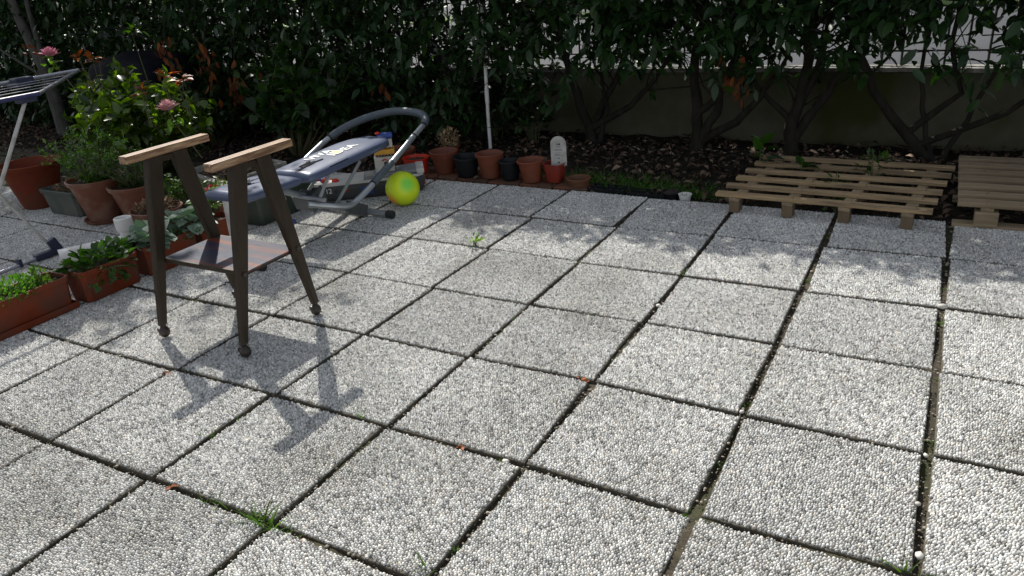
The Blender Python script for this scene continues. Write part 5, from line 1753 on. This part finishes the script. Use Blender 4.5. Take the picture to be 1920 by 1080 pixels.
P0 = np.stack([rg.normal(-9.0, .95, n), rg.normal(1.15, .7, n), rg.normal(3.5, .55, n)], 1)
P_shade = np.stack([rg.normal(-7.6, .75, 900), rg.normal(.28, .26, 900), rg.normal(3.5, .25, 900)], 1)  # out-of-view leaf cluster added to dapple the left slabs with shade
P0 = np.concatenate([P0, P_shade])
n = len(P0)
P, D, N2, sz = shoots(P0, rnd_dirs(n, rg), 9, rg.uniform(.15, .4, n), .085, droop=.3, rng=rg)
leaf_cloud('crown', T_ROSE, P, D, N2, sz, M['leaf'], tints(len(P), (.4, .6, .3), (1, 1.2, .6), rg), tree)['kind'] = 'stuff'

# ------------------------------------------------------------------ concrete trough behind the trolley
ct = empty('concrete_trough', (-4.6, -0.42, 0.0), 'low square trough of weathered concrete kerbs with soil behind the trolley', 'trough')
Q = [Vector((-4.90, -0.62, 0)), Vector((-4.28, -0.81, 0)), Vector((-4.32, -0.23, 0)), Vector((-4.88, -0.10, 0))]
for i in range(4):
    a, b = Q[i], Q[(i + 1) % 4]
    d = b - a
    MB().box((a + b) / 2 + Vector((0, 0, .045)), (d.length - .055, .05, .15), rot=(0, 0, math.atan2(d.y, d.x)), bev=.007).build('kerb_stone', M['old_concrete'], ct, smooth=True, angle=25)
    MB().box(a + Vector((0, 0, .044)), (.054, .054, .148), rot=(0, 0, math.atan2(d.y, d.x)), bev=.007).build('corner_stone', M['old_concrete'], ct, smooth=True, angle=25)
sf = MB()
c_ = sum(Q, Vector()) / 4
sf.prism([((q - c_) * .9 + c_)[:2] for q in Q], 0.0, 0.085)
sf.build('soil', M['pot_soil'], ct)
n = 420
rg = np.random.default_rng(66)
u, v = rg.random((n, 1)), rg.random((n, 1))
Pq = (1 - u) * (1 - v) * np.array(Q[0]) + u * (1 - v) * np.array(Q[1]) + u * v * np.array(Q[2]) + (1 - u) * v * np.array(Q[3])
Pq = (Pq - np.array(c_)) * .86 + np.array(c_)
Pq[:, 2] = .09
o = leaf_cloud('leaf_litter', T_LITTER, Pq, rnd_dirs(n, rg) * np.array([1, 1, .3]), rnd_dirs(n, rg) * .5 + np.array([0, 0, 1]), rg.uniform(.015, .045, n), M['litter'], tints(n, (.5, .5, .45), (1.8, 1.7, 1.5), rg), ct)
o['kind'] = 'stuff'

# ------------------------------------------------------------------ weeds and small things in the joints
TUFTS = [(-1.603, -3.088, 50, .08, .022, 'largest grass tuft at the slab crossing near the bottom edge'),
         (-1.53, -3.092, 26, .05, .035, 'grass spreading right of the largest tuft towards the loose stones'),
         (-2.105, -2.853, 26, .045, .016, 'small grass tuft in the joint at the left centre'),
         (-2.075, -2.74, 10, .04, .008, 'wisp of grass above the small left tuft'),
         (-1.80, -3.085, 26, .05, .022, 'flattened grass tuft left of the largest tuft'),
         (-1.07, -3.04, 14, .07, .012, 'few grass blades at the bottom edge of the picture'),
         (-1.67, -2.55, 5, .085, .008, 'lone tall grass blades in the joint below the trolley shadow'),
         (-3.10, -0.80, 12, .075, .012, 'thin weed under the rear foot of the bench'),
         (-1.045, -1.70, 14, .018, .02, 'scrap of green moss in the middle joint'),
         (-0.02, -2.56, 16, .06, .015, 'weed at the lower right slab corner')]
for i, (x, y, n, h, sp, lab) in enumerate(TUFTS):
    grass_patch('grass_tuft', x, y, sp, sp * .35, n, h, z=-0.018, seed=500 + i, base=(.4, .5, .3), hi=(1.1, 1.15, .6), label=lab, cat='grass', lean=.95)
mound('weed', 'yellow-green weed growing from the joint right of the bench shadow', 'weed', (-2.169, -1.010, 0.012), (.035, .03, .035), 14, T_SMALL, .042, M['leaf'], (1.2, 1.3, .4), (2.4, 2.2, .6), 601, stems=6, stemh=.02, parts=14)
for i, (x, y, r, n, sz_, lab) in enumerate(((-0.51, 0.02, .07, 30, .05, 'spreading weed under the front plank of the long pallet'), (-1.035, .56, .05, 8, .11, 'large-leaved weed growing through the back left of the long pallet'), (-0.80, .48, .03, 5, .09, 'single leaf weed through the third gap of the long pallet'),
                                            (-0.40, .45, .08, 26, .06, 'tall thin-stemmed weed growing through the middle of the long pallet'), (-0.57, .22, .03, 8, .05, 'small sprout behind the second plank of the long pallet'))):
    mound('weed', lab, 'weed', (x, y, .10 if i else .02), (r, r, .12 if i in (1, 3) else .04), n, T_BROAD if i in (1, 2) else T_SMALL, sz_, M['leaf'], (.25, .4, .2), (.6, .85, .4), 610 + i, stems=10, stemh=.12 if i else .04, parts=n)
# dead leaf scraps
for (x, y, lab, nn) in ((-1.07, -2.046, 'scrap of orange leaf at the middle slab crossing', 4), (-1.27, -2.566, 'rusty curled leaf in the joint left of the lower middle crossing', 5), (-1.97, -3.09, 'brown leaf pressed in the joint at the lower left', 3), (-2.62, -2.62, 'straw litter in the joint under the trolley', 4)):
    rg = np.random.default_rng(int(abs(x) * 1000))
    P = np.array([[x, y, -.006]]) + rg.normal(0, 1, (nn, 3)) * np.array([.016, .006, .002])
    D = rnd_dirs(nn, rg) * np.array([1, 1, .3])
    o = leaf_cloud('dead_leaf', T_LITTER, P, D, rnd_dirs(nn, rg) * .4 + np.array([0, 0, 1]), rg.uniform(.02, .035, nn), M['litter'], tints(nn, (1.6, .8, .5), (2.6, 1.3, .8), rg), origin=(x, y, 0))
    tag(o, lab, 'dead leaf')
# loose stones
STONES = [(-1.492, -3.10, .011, .62, 'white stone right of the largest grass tuft'), (-1.437, -3.095, .010, .5, 'pinkish stone next to the white one by the grass tuft'), (-1.105, -2.572, .010, .7, 'white stone left of the lower middle crossing'),
          (-1.034, -1.385, .012, .75, 'white chip in the joint above the centre'), (-0.528, -2.045, .011, .6, 'white pebble at the right centre crossing'), (-0.56, -2.10, .009, .55, 'grey pebble just below the right centre crossing'),
          (0.004, -2.50, .011, .7, 'long white pebble in the wide joint near the lower right corner'), (-0.003, -2.07, .010, .6, 'pale pebble in the wide right joint beside the slab crossing'), (-0.01, -2.30, .009, .5, 'small pebble midway down the wide right joint'), (0.004, -1.03, .02, .55, 'flat pale stick bridging the wide right joint near the hedge shadow')]
for i, (x, y, r, g_, lab) in enumerate(STONES):
    q = random.Random(i)
    V = IV * np.array([r * q.uniform(.9, 1.4), r * q.uniform(.7, 1), r * .6]) * (1 + np.random.default_rng(i).normal(0, .06, IV.shape))
    me = npmesh('loose_stone', V, IF, M['pebble'], True, np.full((len(IV), 3), g_) * np.array([1, .97, .9] if i != 1 else [1, .72, .6]))
    o = mesh_obj('loose_stone', me, loc=(x, y, -0.012 + r * .6), rot=(0, 0, q.uniform(0, 3)))
    tag(o, lab, 'stone')
bc = MB().box((-3.455, -1.03, 0.006), (0.022, 0.03, 0.024), bev=0.004, rot=(0, .3, .4)).build('blue_peg', M['toy_blue'], origin=(-3.455, -1.03, 0))
tag(bc, 'small blue plastic peg lying in the joint beside the dark green trough', 'peg')

# ------------------------------------------------------------------ beyond the road
hs = empty('house', (-14, 44, 0), 'pale house far behind the hedge beyond the road', 'house')
MB().box((-14, 48, 3), (18, 8, 6.4)).build('wall', M['housewall'], hs)
MB().prism([(-4.8, 6.2), (4.8, 6.2), (0, 8.6)], -9.5, 9.5, Matrix.Translation((-14, 48, 0)) @ Matrix.Rotation(math.pi / 2, 4, 'Z') @ Matrix.Rotation(math.pi / 2, 4, 'X')).build('roof', M['rooftile'], hs)
for i in range(5):
    for z in (1.6, 4.4):
        w = MB().box((-21 + i * 3.5, 43.98, z), (1.2, .06, 1.4)).build('window', M['print_white'], hs)
        MB().box((-21 + i * 3.5, 43.94, z), (1.0, .04, 1.2)).build('pane', M['dark_glass'], w)
for i, (x, y, s_) in enumerate(((-4.5, 12.9, 1.0), (-1.2, 13.1, .8), (2.5, 12.8, .9), (-9, 13.0, 1.1), (-15, 13.2, 1.1), (7, 13.0, 1.0))):
    rg = np.random.default_rng(1200 + i)
    n = 300
    P0 = rnd_dirs(n, rg) * rg.random((n, 1)) ** .35 * np.array([1.1, .6, .75]) * s_ + np.array([x, y, .8 * s_])
    P, D, N2, sz = shoots(P0, rnd_dirs(n, rg), 7, rg.uniform(.15, .3, n), .11, rng=rg)
    e = empty('roadside_bush', (x, y, 0), ['bush beyond the road behind the white pole', 'bush beyond the road behind the second laurel', 'bush beyond the road behind the long pallet', 'bush beyond the road far to the left', 'furthest left bush beyond the road', 'bush beyond the road at the right edge'][i], 'bush', 'bushes beyond the road')
    leaf_cloud('foliage', T_ROSE, P, D, N2, sz, M['leaf'], tints(len(P), (.8, 1.0, .35), (1.5, 1.6, .6), rg), e)['kind'] = 'stuff'
    MB().tube([(x, y, -.05), (x + .05, y, .6)], [.05, .03], 8).build('trunk', M['bark'], e)

# moss and seedlings here and there in the joints
rm = np.random.default_rng(404)
pts = []
for q in range(46):
    j, k = int(rm.integers(0, 7)), int(rm.integers(1, 8))
    a, b = corner(j, k), (corner(j + 1, k) if rm.random() < .5 else corner(j, k - 1))
    p = a + (b - a) * rm.random()
    m_ = int(rm.integers(8, 26))
    pts.append(np.concatenate([p[None] + rm.normal(0, .010, (m_, 2)), rm.uniform(-.024, -.012, (m_, 1))], 1))
P = np.concatenate(pts)
n = len(P)
D = rnd_dirs(n, rm)
D[:, 2] = abs(D[:, 2]) + .2
o = leaf_cloud('joint_moss', T_SMALL, P, D, rnd_dirs(n, rm) * .5 + np.array([0, 0, 1]), rm.uniform(.006, .016, n), M['leaf'], tints(n, (.35, .45, .2), (1.2, 1.3, .5), rm), patio)
o['kind'] = 'stuff'
# twigs in the bed
tb = MB()
rt_ = random.Random(55)
for i in range(70):
    p = Vector((rt_.uniform(-5, 1), rt_.uniform(.12, 1.4), rt_.uniform(-.015, .01)))
    d = Vector((rt_.uniform(-1, 1), rt_.uniform(-1, 1), rt_.uniform(-.05, .12))).normalized() * rt_.uniform(.05, .28)
    tb.tube([p, p + d * .5 + Vector((0, 0, rt_.uniform(0, .01))), p + d], [.003, .0026, .0015], 5)
o = tb.build('fallen_twigs', M['straw'])
o['kind'] = 'stuff'

mound('low_shrub', 'small dark leafy shrub against the low wall right of the white pole', 'shrub', (-2.98, 1.22, 0.12), (0.16, 0.12, 0.22), 130, T_BROAD, .075, M['laurel'], (.4, .5, .4), (.9, 1.0, .7), 777, stems=14, stemh=.15, parts=60)
mound('low_shrub', 'taller dark leafy shrub against the low wall behind the white pole', 'shrub', (-3.35, 1.25, 0.22), (0.25, 0.12, 0.3), 190, T_BROAD, .08, M['laurel'], (.3, .4, .3), (.7, .8, .6), 778, stems=14, stemh=.25, parts=60)
